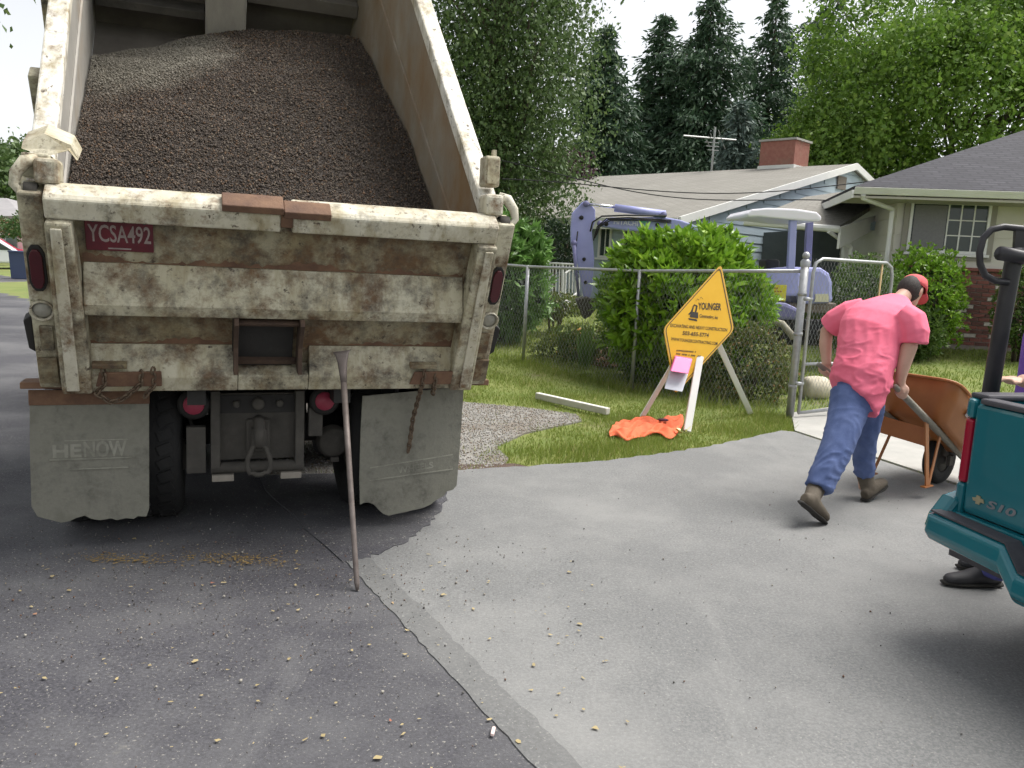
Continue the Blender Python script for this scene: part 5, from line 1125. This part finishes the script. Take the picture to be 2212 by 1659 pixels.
SH = MB(); rings = [ring2((1789, 815), (1893, 902), .165, 5.62, 5.40, tax), ring2((1797, 790), (1912, 868), .175, 5.64, 5.43, tax), ring2((1804, 769), (1924, 840), .18, 5.67, 5.45, tax), ring2((1808, 738), (1938, 790), .18, 5.74, 5.50, tax), ring2((1812, 705), (1948, 738), .175, 5.82, 5.54, tax),
         ring2((1824, 680), (1968, 706), .155, 5.88, 5.58, tax), ring2((1846, 662), (1982, 684), .125, 5.91, 5.62, tax), ring2((1890, 648), (1972, 660), .09, 5.89, 5.72, tax), ring2((1915, 642), (1965, 648), .07, 5.87, 5.77, tax)]
SH.loft(rings)
def limbpx(mb, pts, n=12): mb.tube([at(x, y, Y) for x, y, Y, r in pts], [r for *_, r in pts], n)
limbpx(SH, [(1868, 672, 5.88, .10), (1836, 680, 5.92, .105), (1806, 696, 5.97, .098), (1792, 708, 6.0, .092)])
limbpx(SH, [(1945, 680, 5.62, .10), (1968, 696, 5.57, .11), (1972, 718, 5.54, .108), (1971, 742, 5.53, .10)])
WV = [(rng.normal(size=3) * np.array([14, 14, 9]), rng.uniform(0, 6.28)) for _ in range(9)]
WV2 = [(rng.normal(size=3) * np.array([9, 9, 26]), rng.uniform(0, 6.28)) for _ in range(9)]
def waves(co, W): return sum(np.sin(co @ k + p) for k, p in W) / 3.0
def wr_disp(co):
    z = co[:, 2]; n = waves(co + .05 * waves(co, WV2)[:, None], WV); r = np.clip(1 - np.abs(n) * 1.3, 0, 1) ** 2
    n3 = waves(co * 2.3 + .04 * waves(co * 1.7, WV)[:, None], WV2); r3 = np.clip(1 - np.abs(n3) * 1.4, 0, 1) ** 2
    return (.011 * r - .003 + .004 * waves(co, WV2) + .0025 * r3) * np.clip((1.42 - z) * 2.2, .12, 1)
body = MB()
hc = at(1968, 626, 5.90); hup = (wf * .62 + wu * .78).normalized(); hf = (wf * .78 - wu * .62).normalized(); HM = Matrix((wr, hf, hup)).transposed()
body.ell(hc, (.078, .10, .118), HM); body.ell(hc + hf * .045 - hup * .06, (.058, .062, .065), HM)
body.tube([hc + hf * .095 - hup * .0, hc + hf * .118 - hup * .028], [.012, .017], 8)
for s in (-1, 1): body.ell(hc + wr * (s * .078) - hf * .01 - hup * .015, (.012, .022, .034), HM, 8, 6)
body.tube([hc - hup * .05 - hf * .03, at(1940, 650, 5.80), at(1926, 675, 5.77)], [.056, .054, .05], 12)
body.tube([at(1925, 672, 5.76), at(1885, 745, 5.64), at(1862, 810, 5.56), at(1855, 850, 5.54)], [(.11, .05), (.12, .08), (.11, .08), (.12, .08)], 14)
limbpx(body, [(1870, 690, 5.86, .05), (1810, 700, 5.97, .055), (1786, 716, 6.0, .05), (1783, 745, 5.95, .046), (1785, 775, 5.90, .036), (1786, 790, 5.87, .032)])
limbpx(body, [(1945, 690, 5.62, .06), (1970, 725, 5.55, .056), (1963, 750, 5.52, .055), (1952, 785, 5.51, .049), (1946, 815, 5.50, .036), (1944, 830, 5.50, .034)])
HL, HR = at(1785, 800, 5.86), at(1944, 846, 5.50)
def hand(mb, c, bar, palmdir):
    bar = bar.normalized(); out = palmdir.normalized(); dn = bar.cross(out).normalized()
    if dn.z > 0: dn = -dn
    mb.ell(c + out * .018 + wu * .012, (.045, .03, .045), None, 12, 8)
    for k in range(4):
        o = bar * (.034 - .021 * k); L = (.9, 1.0, .95, .8)[k]
        mb.tube([c + o + out * .026 + wu * .012, c + o + out * .034 - wu * .016 * L, c + o + out * .016 - wu * .034 * L, c + o - out * .012 - wu * .030 * L, c + o - out * .024 - wu * .012], [.0115, .011, .0105, .0095, .008], 8)
    mb.tube([c + bar * .03 + out * .01 + wu * .025, c + bar * .05 - out * .012 + wu * .022, c + bar * .058 - out * .028 + wu * .004], [.0135, .012, .009], 8)
hdir = (wf * .80 - wu * .42).normalized()
hand(body, HL, hdir, -wr); hand(body, HR, hdir, wr)
legs_in = [[(1845, 850, 5.52, .09), (1812, 953, 5.34, .065), (1770, 1050, 5.20, .05), (1758, 1075, 5.17, .045)], [(1872, 850, 5.60, .09), (1866, 945, 5.72, .062), (1868, 1030, 5.79, .048), (1868, 1055, 5.82, .045)]]
for l in legs_in: limbpx(body, l)
bo = remeshed(body, 'body', m_skin, WK, .0085, 3)
for s in (-1, 1): MB().ell(hc + hf * .088 + wr * (s * .032) + hup * .012, (.012, .008, .009), HM, 8, 6).build('eye', mat('eye', (.03, .025, .02), rough=.2), bo, True, True)
MB().tube([hc + hf * .098 - hup * .062 - wr * .022, hc + hf * .103 - hup * .064, hc + hf * .098 - hup * .062 + wr * .022], .006, 6).build('mouth', mat('lips', (.36, .14, .12), rough=.5), bo, True, True)
remeshed(SH, 'shirt', m_pinks, WK, .0095, 4, disp=wr_disp)
JE = MB(); jr = [ring2((1812, 800), (1905, 838), .14, 5.62, 5.44, tax), ring2((1808, 830), (1902, 868), .155, 5.60, 5.44, Vector((0, 0, 1))), ring2((1806, 860), (1900, 890), .15, 5.56, 5.46, Vector((0, 0, 1)))]
JE.loft(jr)
limbpx(JE, [(1838, 845, 5.52, .135), (1832, 890, 5.45, .128), (1815, 945, 5.35, .112), (1795, 995, 5.27, .102), (1776, 1035, 5.21, .095), (1766, 1056, 5.18, .09)])
limbpx(JE, [(1872, 850, 5.60, .125), (1874, 900, 5.67, .108), (1868, 950, 5.73, .088), (1867, 1000, 5.78, .078), (1867, 1026, 5.80, .075)])
def j_disp(co):
    z = co[:, 2]; n = waves(co * 1.3 + .06 * waves(co * .8, WV)[:, None], WV2); r = np.clip(1 - np.abs(n) * 1.2, 0, 1) ** 2
    return (.010 * r - .002 + .003 * waves(co * 1.6, WV)) * np.clip(1.15 - z, .3, 1)
remeshed(JE, 'jeans', m_jean, WK, .012, 3, disp=j_disp)
def boot(toe, heel, shaft, parent, root):
    d = (toe - heel).normalized(); side = d.cross(wu).normalized(); up = side.cross(d)
    mb = MB(); mb.loft([(heel - d * .01 + up * .04, side * .030, up * .035), (heel + d * .03 + up * .045, side * .042, up * .048), (heel + d * .10 + up * .05, side * .045, up * .055), (heel + d * .18 + up * .042, side * .050, up * .042), (heel + d * .25 + up * .036, side * .046, up * .034), (heel + d * .285 + up * .03, side * .028, up * .022)])
    mb.tube([heel + d * .06 + up * .05, shaft.lerp(heel + d * .06 + up * .05, .5), shaft], [.052, .055, .062], 12)
    b = remeshed(mb, 'boot', m_boot, root, .010, 3)
    MB().loft([(heel - d * .015 + up * .004, side * .028, up * .012), (heel + d * .05 + up * .003, side * .042, up * .014), (heel + d * .13 + up * .004, side * .040, up * .010), (heel + d * .2 + up * .003, side * .052, up * .012), (heel + d * .27 + up * .003, side * .040, up * .010), (heel + d * .295 + up * .005, side * .02, up * .006)]).build('sole', m_sole, b, True, True)
t1 = gnd(1771, 1128, .018); boot(t1 + wf * .03, t1 - wf * .185 + wu * .145 - wr * .035, at(1762, 1056, 5.19), WK, WK)
h2 = gnd(1868, 1080, .016); boot(h2 + wf * .27 + wu * .075, h2, at(1868, 1024, 5.80), WK, WK)
# cap and hair
HA = MB(); HA.ell(hc - hf * .022 - hup * .012, (.084, .088, .110), HM, 18, 12); remeshed(HA, 'hair', m_hair, bo, .012, 2)
cp = MB(); n_ = 20
for j in range(7):
    ph = j / 6 * math.pi / 2
    for k in range(n_):
        th = 2 * math.pi * k / n_; lift = .030 + (.028 * math.sin(th))
        cp.v.append(hc + HM @ Vector((.094 * math.cos(th) * math.cos(ph), .014 + .110 * math.sin(th) * math.cos(ph), (lift - .02 * (1 if math.sin(th) > 0 else 0)) * math.cos(ph) + .13 * math.sin(ph))))
cp.f = [(j * n_ + k, j * n_ + (k + 1) % n_, (j + 1) * n_ + (k + 1) % n_, (j + 1) * n_ + k) for j in range(6) for k in range(n_)]
cap_ = cp.build('cap', m_cap, bo, True, True); s_ = cap_.modifiers.new('s', 'SOLIDIFY'); s_.thickness = .006
br_ = MB(); pts = [hc + HM @ Vector((.075 * math.sin(t), .118 + .075 * math.cos(t) * (1 if abs(t) < 1.6 else 0), .036 - .012 * math.cos(t))) for t in np.linspace(-1.5, 1.5, 11)]
br_.prism([hc + HM @ Vector((-.08, .08, .035))] + pts + [hc + HM @ Vector((.08, .08, .035))], -hup * .006).build('brim', m_cap, cap_, True, True)
# ---- wheelbarrow
wc = gnd(2022, 1044); wd = (wc - (HL + HR) / 2); wd.z = 0; wd.normalize(); WB = empty('wheelbarrow', wc, math.atan2(wd.y, wd.x) - math.pi / 2, 'orange steel wheelbarrow with grey handles held by the worker', 'wheelbarrow')
m_wbo = mat('orange_brown_enamel', (.32, .115, .03), (.38, .145, .042), 4, .45, dirt=(.30, .12, .04), dirt_amt=.35); m_han = mat('weathered_handle', (.17, .16, .13), (.24, .22, .18), 14, .8, bmp=.3, bscale=50, streak=(1, 1, 1))
Wi = FR[WB].inverted(); lL, lR = Wi @ HL, Wi @ HR
wz = .20
MB().lathe([(.10, -.035), (.15, -.045), (.185, -.04), (.2, -.015), (.2, .015), (.185, .04), (.15, .045), (.10, .035)], (0, 0, wz + .002), (1, 0, 0), 26).build('wheel', m_tyre, WB, smooth=True)
MB().lathe([(0, -.05), (.03, -.05), (.035, -.02), (.1, -.03), (.105, .03), (.035, .02), (.03, .05), (0, .05)], (0, 0, wz + .002), (1, 0, 0), 20).build('hub', m_dust, WB, smooth=True)
for s, h in ((-1, lL), (1, lR)):
    fnt = Vector((s * .11, .16, wz + .02)); back = h + (h - fnt).normalized() * .10
    hd = MB().tube([fnt, fnt.lerp(back, .5), h - (h - fnt).normalized() * .12, back], [.026, .026, .024, .018], 8).build('handle', m_han, WB, smooth=True)
    MB().box((s * .085 - .015, -.03, wz - .03), (s * .085 + .015, .03, wz + .05)).build('axle_bracket', m_dust, WB, bevel=.004)
    # leg: flat upright, foot and front brace
    k = fnt.lerp(h, .62); k2 = fnt.lerp(h, .40); ft = Vector((k.x * 1.02, k.y + .12, .10))
    MB().bar(k, ft, .045, .012, Vector((1, 0, 0))).build('leg', m_wbo, WB, bevel=.002)
    MB().bar(k2, ft + Vector((0, .02, 0)), .03, .010, Vector((1, 0, 0))).build('leg_brace', m_wbo, WB, bevel=.002)
    MB().bar(ft + Vector((0, -.06, -.005)), ft + Vector((0, .06, -.005)), .04, .012).build('foot', m_wbo, WB, bevel=.002)
kL, kR = Vector((-.11, .16, wz + .02)).lerp(lL, .60), Vector((.11, .16, wz + .02)).lerp(lR, .60)
MB().bar(kL + Vector((0, .02, -.13)), kR + Vector((0, .02, -.13)), .012, .13).build('cross_plate', m_wbo, WB, bevel=.003)
# tray: tilted forward with the raised handles
pitch = math.atan2((lL.z + lR.z) / 2 - wz, -(lL.y + lR.y) / 2) * -1
TM = Matrix.Translation((0, .02, wz + .06)) @ Matrix.Rotation(pitch, 4, 'X')
lo_ = [(-.19, .02, .02), (.19, .02, .02), (.24, -.62, .02), (-.24, -.62, .02)]; hi_ = [(-.33, .34, .30), (.33, .34, .30), (.36, -.86, .26), (-.36, -.86, .26)]
def rect_r(c4_, r=.09, n=5):
    out = []
    for i in range(4):
        p = Vector(c4_[i]); a = (Vector(c4_[i - 1]) - p).normalized() * r; b = (Vector(c4_[(i + 1) % 4]) - p).normalized() * r
        for k in range(n): t = k / (n - 1); out.append((p + a) * (1 - t) ** 2 + p * (2 * t * (1 - t)) + (p + b) * t * t)
    return out
RI = [[TM @ (a.lerp(b, t ** .9)) for a, b in zip(rect_r(lo_), rect_r(hi_, .12))] for t in (0, .08, .5, 1.0)]
tm = MB(); nn = 20
for rg_ in RI: tm.v += rg_
tm.f = [(j * nn + k, j * nn + (k + 1) % nn, (j + 1) * nn + (k + 1) % nn, (j + 1) * nn + k) for j in range(3) for k in range(nn)] + [tuple(range(nn))]
tray = tm.build('tray', m_wbo, WB, smooth=True); so = tray.modifiers.new('s', 'SOLIDIFY'); so.thickness = .004
MB().tube(RI[3] + RI[3][:1], .011, 8, False).build('tray_rim', m_wbo, tray, smooth=True)
rr_ = RI[2]; ctr = (RI[1][12] + RI[3][12] + RI[1][8] + RI[3][8]) / 4
sA = (RI[1][9] + RI[3][9]) / 2
def tray_label(k, w, h, m, nm):
    e0 = RI[1][9].lerp(RI[1][10], k); e1 = RI[3][9].lerp(RI[3][10], k); ex = (RI[2][10] - RI[2][9]).normalized(); up = (e1 - e0).normalized(); n = ex.cross(up).normalized()
    if n.x < 0: n = -n
    c = e0.lerp(e1, .62) + n * .012; MB().prism([c - ex * w - up * h, c + ex * w - up * h, c + ex * w + up * h, c - ex * w + up * h], n * .002).build(nm, m, tray)
tray_label(.72, .055, .028, mat('pale_sticker', (.50, .46, .44), (.40, .34, .32), 30, .6), 'sticker'); tray_label(.2, .04, .010, mat('dark_stencil', (.10, .05, .03), rough=.7), 'stencil_mark')
# ------------------------------------------------------------------ teal pickup
PK = empty('pickup_truck', (2.03, 3.60, 0), math.radians(-75), 'teal pickup truck with black tube rack, backed in at right edge', 'pickup truck')
m_teal = mat('teal_paint', (.007, .125, .16), (.009, .145, .18), 2, .25, dirt=(.05, .13, .145), dirt_amt=.36, dscale=5); m_teal.node_tree.nodes['Principled BSDF'].inputs['Coat Weight'].default_value = .5
m_plas = mat('dark_plastic', (.05, .048, .058), (.065, .062, .072), 20, .6, bmp=.15, bscale=200)
m_redl = mat('red_tail_lens', (.33, .006, .03), (.28, .006, .025), 3, .2)
sd_ = [(.035, .0, .60), (.0, .05, .66), (-.012, .06, .85), (.0, .05, 1.04), (.03, .03, 1.09), (.075, .02, 1.10), (.09, .02, 1.05), (.09, .02, .60)]
for s in (0, 1):
    q = [(x if s == 0 else 1.58 - x, y, z) for x, y, z in sd_]
    bs = MB().prism(q, (0, 1.85, 0)).build('bed_side', m_teal, PK, bevel=.02)
    MB().box((.0 if s == 0 else 1.48, .03, 1.101), (.10 if s == 0 else 1.58, 1.86, 1.125)).build('rail_cap', m_plas, bs, bevel=.01)
    tlx = 0 if s == 0 else 1.58
    f_ = (lambda x: x) if s == 0 else (lambda x: 1.58 - x)
    MB().prism([(f_(.062), .004, .72), (f_(.03), -.004, .72), (f_(-.014), .04, .72), (f_(-.02), .13, .72), (f_(.062), .13, .72)], (0, 0, .29)).build('tail_lamp', m_redl, bs, bevel=.012)
    MB().prism([(f_(.062), .0, .58), (f_(.03), -.006, .58), (f_(-.01), .035, .58), (f_(-.01), .13, .58), (f_(.062), .13, .58)], (0, 0, .138)).build('corner_lower', m_teal, bs, bevel=.012)
    MB().prism([(f_(.062), .0, 1.012), (f_(.03), -.006, 1.012), (f_(-.01), .035, 1.018), (f_(-.01), .13, 1.018), (f_(.062), .13, 1.012)], (0, 0, .088)).build('corner_upper', m_teal, bs, bevel=.02)
tgt = MB().box((.068, .0, .59), (1.512, .055, 1.085)).build('tailgate', m_teal, PK, bevel=.018)
MB().box((.092, -.006, 1.086), (1.488, .075, 1.112)).build('top_trim', m_plas, tgt, bevel=.01)
m_badge = mat('badge_chrome', (.26, .27, .30), rough=.3, metal=.6); m_gold = mat('badge_gold', (.38, .34, .22), rough=.4, metal=.4)
bw = MB(); x0, z0 = .155, .675
bw.prism([(x0 - .032, -.002, z0 - .002), (x0 - .026, -.002, z0 - .014), (x0 - .010, -.002, z0 - .014), (x0 - .012, -.002, z0 - .024), (x0 + .010, -.002, z0 - .024), (x0 + .012, -.002, z0 - .012), (x0 + .032, -.002, z0 - .012), (x0 + .026, -.002, z0 + .004), (x0 + .012, -.002, z0 + .004), (x0 + .010, -.002, z0 + .013), (x0 - .010, -.002, z0 + .013), (x0 - .012, -.002, z0 + .002)], (0, -.005, 0)).build('bowtie_emblem', m_gold, tgt)
put(text_mb('S10', .15, .036, shear=.2, bold=.03), (.275, -.004, .668), (1, 0, 0), (0, 0, 1)).build('lettering', m_badge, tgt, fix=False)
# bumper with dropped step
prof = [(-.035, .43, .645), (.02, .42, .645), (.42, .41, .635), (.50, .32, .54), (1.08, .32, .54), (1.16, .41, .635), (1.56, .42, .645), (1.615, .43, .645)]
bm_ = MB()
for x, zl, zh in prof:
    e = .06 if x in (-.035, 1.615) else 0
    bm_.v += [Vector((x, -.03 , zl + .02)), Vector((x, -.115 + e, zl + .03)), Vector((x, -.145 + e * 1.3, zl + .07)), Vector((x, -.135 + e * 1.2, zh - .085)), Vector((x, -.11 + e, zh - .07)), Vector((x, -.03, zh - .07))]
nb6 = 6; bm_.f = [(i * nb6 + k, i * nb6 + (k + 1) % nb6, (i + 1) * nb6 + (k + 1) % nb6, (i + 1) * nb6 + k) for i in range(len(prof) - 1) for k in range(nb6)] + [tuple(range(nb6))[::-1], tuple(range(len(prof) * nb6 - nb6, len(prof) * nb6))]
bmp_ = bm_.build('bumper', m_teal, PK, bevel=.012)
st_ = MB()
for x, zl, zh in prof[1:-1]: st_.v += [Vector((x, -.118, zh - .066)), Vector((x, -.035, zh - .066)), Vector((x, -.035, zh - .058)), Vector((x, -.118, zh - .058))]
st_.f = [(i * 4 + k, i * 4 + (k + 1) % 4, (i + 1) * 4 + (k + 1) % 4, (i + 1) * 4 + k) for i in range(5) for k in range(4)] + [(3, 2, 1, 0), (20, 21, 22, 23)]
st_.build('step_pad', m_plas, bmp_)
for f_ in ((lambda x: x), (lambda x: 1.58 - x)):
    e0, e1 = f_(-.04), f_(.05)
    MB().prism([(e0, -.08, .455), (e0, -.10, .50), (e0, -.085, .56), (e0, -.02, .645), (e0, .06, .668), (e0, .14, .66), (e0, .14, .48)], (e1 - e0, 0, 0)).build('end_cap', m_teal, bmp_, bevel=.022)
    MB().prism([(f_(-.0405), -.06, .50), (f_(-.0405), .12, .51), (f_(-.0405), .12, .60), (f_(-.0405), .03, .61), (f_(-.0405), -.03, .585)], (-.008 if f_(0) < 1 else .008, 0, 0)).build('bumper_pad', m_plas, bmp_, bevel=.004)
MB().box((.0, -.03, .52), (1.58, .02, .588)).build('roll_pan', m_teal, PK, bevel=.006)
MB().box((.0, .03, .36), (1.58, .3, .585)).build('rear_valance', m_plas, PK)
MB().box((.09, .06, .60), (1.49, 1.85, .66)).build('bed_floor', m_plas, PK)
cbp = MB().prism([(0.02, 1.88, .45), (.02, 3.35, .45), (.02, 3.35, 1.05), (.02, 2.95, 1.58), (.02, 2.05, 1.60), (.02, 1.88, 1.1)], (1.54, 0, 0)).build('cab', m_teal, PK, bevel=.05)
MB().prism([(.25, 1.905, 1.12), (1.33, 1.905, 1.12), (1.28, 2.03, 1.52), (.30, 2.03, 1.52)], (0, -.01, .003)).build('rear_window', m_glass, cbp)
MB().box((.03, 3.36, .45), (1.55, 4.6, 1.0)).build('hood', m_teal, PK, bevel=.08)
for y in (.95, 3.85):
    for x in (.11, 1.47):
        wh = MB().lathe([(.19, -.09), (.22, -.1), (.29, -.1), (.32, -.085), (.325, -.05), (.325, .05), (.32, .085), (.29, .1), (.22, .1), (.19, .09)], (x, y, .329), (1, 0, 0), 28).build('wheel', m_tyre, PK, smooth=True)
        MB().lathe([(0, -.05), (.1, -.06), (.19, -.09), (.19, .09), (.1, .06), (0, .05)], (x, y, .329), (1, 0, 0), 20).build('rim', m_dust, wh, smooth=True)
# tube rack on the bed
m_rack = mat('black_tube', (.018, .017, .022), (.028, .026, .032), 10, .45)
rk = MB().tube([at(2139, 850, 3.72), at(2166, 690, 3.70), at(2190, 560, 3.68), at(2193, 535, 3.68)], .036, 14).build('rack_post', m_rack, PK, True, True)
MB().tube([at(2160, 547, 3.60), at(2212, 556, 3.64), at(2330, 575, 3.75)], .031, 14).build('cross_tube', m_rack, rk, True, True)
MB().tube([at(2178, 610, 3.66), at(2150, 607, 3.66), at(2128, 595, 3.66), at(2117, 570, 3.66), at(2116, 545, 3.66), at(2124, 515, 3.66), at(2142, 496, 3.66), at(2168, 490, 3.66), at(2206, 494, 3.66), at(2300, 506, 3.66)], .015, 10).build('hoop', m_rack, rk, True, True)
MB().bar(at(2203, 495, 3.66), at(2200, 545, 3.67), .045, .02, Vector((0, 1, 0))).build('gusset', m_rack, rk, True)
# ------------------------------------------------------------------ person in purple behind the pickup
P2 = empty('person', (2.85, 4.2, 0), 0, 'person in purple shirt and jeans standing behind the teal pickup', 'person')
m_purp = mat('purple_cloth', (.14, .06, .36), (.18, .085, .42), 6, .85, bmp=.15, bscale=200); m_jean2 = mat('dark_denim', (.05, .055, .20), (.08, .085, .26), 8, .9); m_shoe = mat('black_shoe', (.02, .02, .024), (.035, .034, .038), 8, .6)
b2 = MB(); b2.tube([(2.72, 4.16, .09), (2.84, 4.17, .5), (2.96, 4.2, .92)], [.05, .06, .09], 10); b2.tube([(2.95, 4.42, .09), (2.98, 4.38, .5), (3.0, 4.33, .92)], [.05, .06, .09], 10)
b2.tube([(2.98, 4.26, .9), (3.0, 4.26, 1.15), (2.98, 4.25, 1.4), (2.96, 4.25, 1.5)], [(.16, .12), (.15, .12), (.19, .11), (.07, .07)], 14); b2.tube([(2.95, 4.25, 1.48), (2.93, 4.25, 1.60)], .055, 10); b2.ell((2.91, 4.25, 1.70), (.10, .078, .12)); b2.ell((2.80, 4.25, 1.69), (.025, .015, .02))
b2.tube([(2.95, 4.10, 1.38), (2.98, 4.02, 1.20), (2.90, 3.96, 1.13), (2.70, 3.93, 1.145), (2.60, 3.92, 1.15)], [.06, .055, .05, .042, .032], 10); b2.ell((2.56, 3.92, 1.15), (.045, .04, .022))
for k in range(4): b2.tube([(2.545, 3.955 - .021 * k, 1.155), (2.505, 3.955 - .021 * k, 1.155), (2.475, 3.955 - .021 * k, 1.14)], [.0115, .011, .009], 8)
b2.tube([(2.58, 3.89, 1.15), (2.56, 3.865, 1.145), (2.53, 3.86, 1.14)], [.013, .012, .009], 8)
b2.tube([(2.97, 4.40, 1.38), (3.05, 4.46, 1.15), (2.98, 4.45, .95), (2.95, 4.44, .86)], [.06, .05, .04, .032], 10); b2.ell((2.94, 4.44, .80), (.03, .045, .05))
bo2 = remeshed(b2, 'body', m_skin, P2, .009, 3)
s2 = MB(); s2.tube([(2.99, 4.26, .86), (2.99, 4.26, 1.1), (2.98, 4.25, 1.35), (2.96, 4.25, 1.47)], [(.205, .16), (.20, .155), (.22, .14), (.10, .09)], 16); s2.tube([(2.96, 4.13, 1.38), (2.98, 4.03, 1.20), (2.93, 3.98, 1.16)], [.085, .085, .08], 12); s2.tube([(2.97, 4.38, 1.38), (3.05, 4.45, 1.17)], [.085, .08], 12)
remeshed(s2, 'shirt', m_purp, P2, .014, 4)
j2 = MB(); j2.tube([(2.735, 4.165, .06), (2.84, 4.17, .5), (2.95, 4.2, .9)], [.075, .085, .12], 12); j2.tube([(2.955, 4.42, .06), (2.98, 4.38, .5), (3.0, 4.33, .9)], [.075, .085, .12], 12); j2.ell((2.98, 4.26, .92), (.16, .18, .13)); remeshed(j2, 'jeans', m_jean2, P2, .013, 3)
h_ = MB(); h_.ell((2.925, 4.25, 1.73), (.105, .085, .105)); remeshed(h_, 'hair', m_hair, bo2, .014, 2)
for (hx, hy), (tx, ty) in (((2.80, 4.17), (2.50, 4.15)), ((3.02, 4.43), (2.73, 4.41))):
    hl, to = Vector((hx, hy, .012)), Vector((tx, ty, .012)); d = (to - hl).normalized(); si = Vector((-d.y, d.x, 0)); sh_ = MB()
    sh_.loft([(hl + wu * .045, si * .032, wu * .04), (hl + d * .05 + wu * .05, si * .042, wu * .048), (hl + d * .12 + wu * .052, si * .043, wu * .05), (hl + d * .2 + wu * .035, si * .05, wu * .035), (hl + d * .28 + wu * .028, si * .042, wu * .026), (hl + d * .305 + wu * .024, si * .022, wu * .018)])
    sh_.tube([hl + d * .06 + wu * .05, hl + d * .065 + wu * .12], [.048, .05], 12); so_ = remeshed(sh_, 'shoe', m_shoe, P2, .009, 2)
    MB().loft([(hl - d * .01 + wu * .006, si * .03, wu * .014), (hl + d * .1 + wu * .006, si * .044, wu * .014), (hl + d * .22 + wu * .006, si * .052, wu * .014), (hl + d * .315 + wu * .008, si * .025, wu * .01)]).build('sole', m_sole, so_, True, True)
P2.location.x -= .13
# ------------------------------------------------------------------ far down the road on the left
def far(x, y, Y): return at(x, y, Y)
YF = 46
FH = empty('far_house', far(10, 500, YF), 0, 'distant grey roofed house with white garage at left edge', 'house')
m_frf = mat('far_grey_roof', (.26, .25, .255), (.31, .30, .305), 1, .9); m_gdoor = mat('green_door', (.16, .27, .23), rough=.6)
fw0, fw1 = far(-120, 478, YF), far(48, 478, YF); fb = 0.0
MB().box((fw0.x, YF, fb), (fw1.x, YF + 8, fw1.z + .4)).build('wall', m_whitep, FH, True)
ra0, ra1, ra2 = far(-130, 468, YF - .6), far(50, 466, YF - .6), far(14, 428, YF + 4); ra3 = far(-120, 424, YF + 4)
MB().prism([ra0, ra1, ra2, ra3], (0, 0, -.2)).build('roof', m_frf, FH, True)
MB().prism([ra1, ra1 + Vector((0, 9, 0)), ra2], (0, 0, -.2)).build('roof', m_frf, FH, True)
MB().box((far(13, 490, YF).x, YF - .06, .02), (far(36, 490, YF).x, YF - .01, far(20, 472, YF).z)).build('garage_door', m_gdoor, FH, True)
m_hed2 = leafmat('far_hedge_leaf', (.05, .11, .03), (.10, .17, .05), (.30, .10, .08), .3, .5)
for (x, y, Y, rx, rz), lb in (((4, 492, 42, .7, .55), 'far green hedge left of the garage door'), ((44, 490, 41, .45, .75), 'far rounded green bush right of garage door'), ((27, 494, 43, .35, .4), 'small far bush with red flowers below the garage')):
    p = far(x, y, Y); bush('far_shrub', (p.x, p.y, max(p.z, .4)), (rx, .6, rz), 260, .14, .5, m_hed2, lb, rosette=4, stem=False)
def car(x, y, Y, m, name, lb, L=4.2):
    p = far(x, y, Y); r = empty(name, (p.x, p.y, 0), .5, lb, 'car'); 
    MB().prism([(-L / 2, 0, .35), (L / 2, 0, .35), (L / 2, 0, .8), (L / 2 - 1.1, 0, .92), (L / 2 - 1.8, 0, 1.42), (-L / 2 + .9, 0, 1.45), (-L / 2 + .2, 0, .95), (-L / 2, 0, .85)], (0, 1.7, 0)).build('body', m, r, bevel=.08)
    MB().prism([(L / 2 - 1.25, -.01, .95), (L / 2 - 1.85, -.01, 1.36), (-L / 2 + .95, -.01, 1.38), (-L / 2 + .4, -.01, .97)], (0, -.005, 0)).build('side_glass', m_glass, r)
    for wx in (-L / 2 + .8, L / 2 - .8):
        for wy in (.02, 1.68): MB().lathe([(0, -.09), (.2, -.1), (.32, -.09), (.33, .09), (.2, .1), (0, .09)], (wx, wy, .332), (0, 1, 0), 16).build('wheel', m_tyre, r, smooth=True)
car(-14, 514, 44, mat('red_car_paint', (.36, .02, .05), rough=.3), 'parked_car', 'distant red parked car by the far house')
car(-22, 523, 37, mat('white_car_paint', (.70, .72, .76), rough=.3), 'parked_car', 'distant white parked car in front of the red one')
p = far(45, 550, 31); BN = empty('wheelie_bin', (p.x, p.y, 0), .3, 'dark blue wheeled bin at the far roadside', 'bin')
MB().prism([(-.28, -.3, .02), (.28, -.3, .02), (.32, -.36, 1.0), (-.32, -.36, 1.0)], (0, .6, 0)).build('body', mat('bin_blue', (.05, .07, .14), rough=.5), BN); MB().box((-.34, -.4, 1.0), (.34, .3, 1.06)).build('lid', MATS['bin_blue'], BN, bevel=.01)
for x, y, Y, rx, lb in ((20, 345, 66, 3.2, 'far green tree left, behind the distant house roof'), (-60, 330, 60, 4.5, 'far broad tree at left picture edge'), (75, 380, 72, 2.8, 'far lower tree close beside the truck bed edge')):
    p = far(x, y, Y); broadleaf('far_tree', (p.x, p.y, 0), 8, (p.x, p.y, p.z * .62 + .6), (rx, rx, p.z * .42), 150, 70, .42, m_bir, lb, .9, .1, .2)
broadleaf('roadside_tree', (-12.8, 9.6, 0), 8, (-8.45, 10.0, 6.35), (2.75, 1.8, 2.2), 260, 60, .13, m_bir, 'overhanging leafy branch tip at top left corner', .42, .35, .2)
MB_ = MB().bar(gnd(1063, 1588, .012), gnd(1067, 1572, .012), .012, .012).build('chalk_stick', mat('chalk', (.80, .62, .58), rough=.9), bevel=.003)
tag(MB_, 'small pale chalk stick lying on the dark road near the seam', 'chalk')
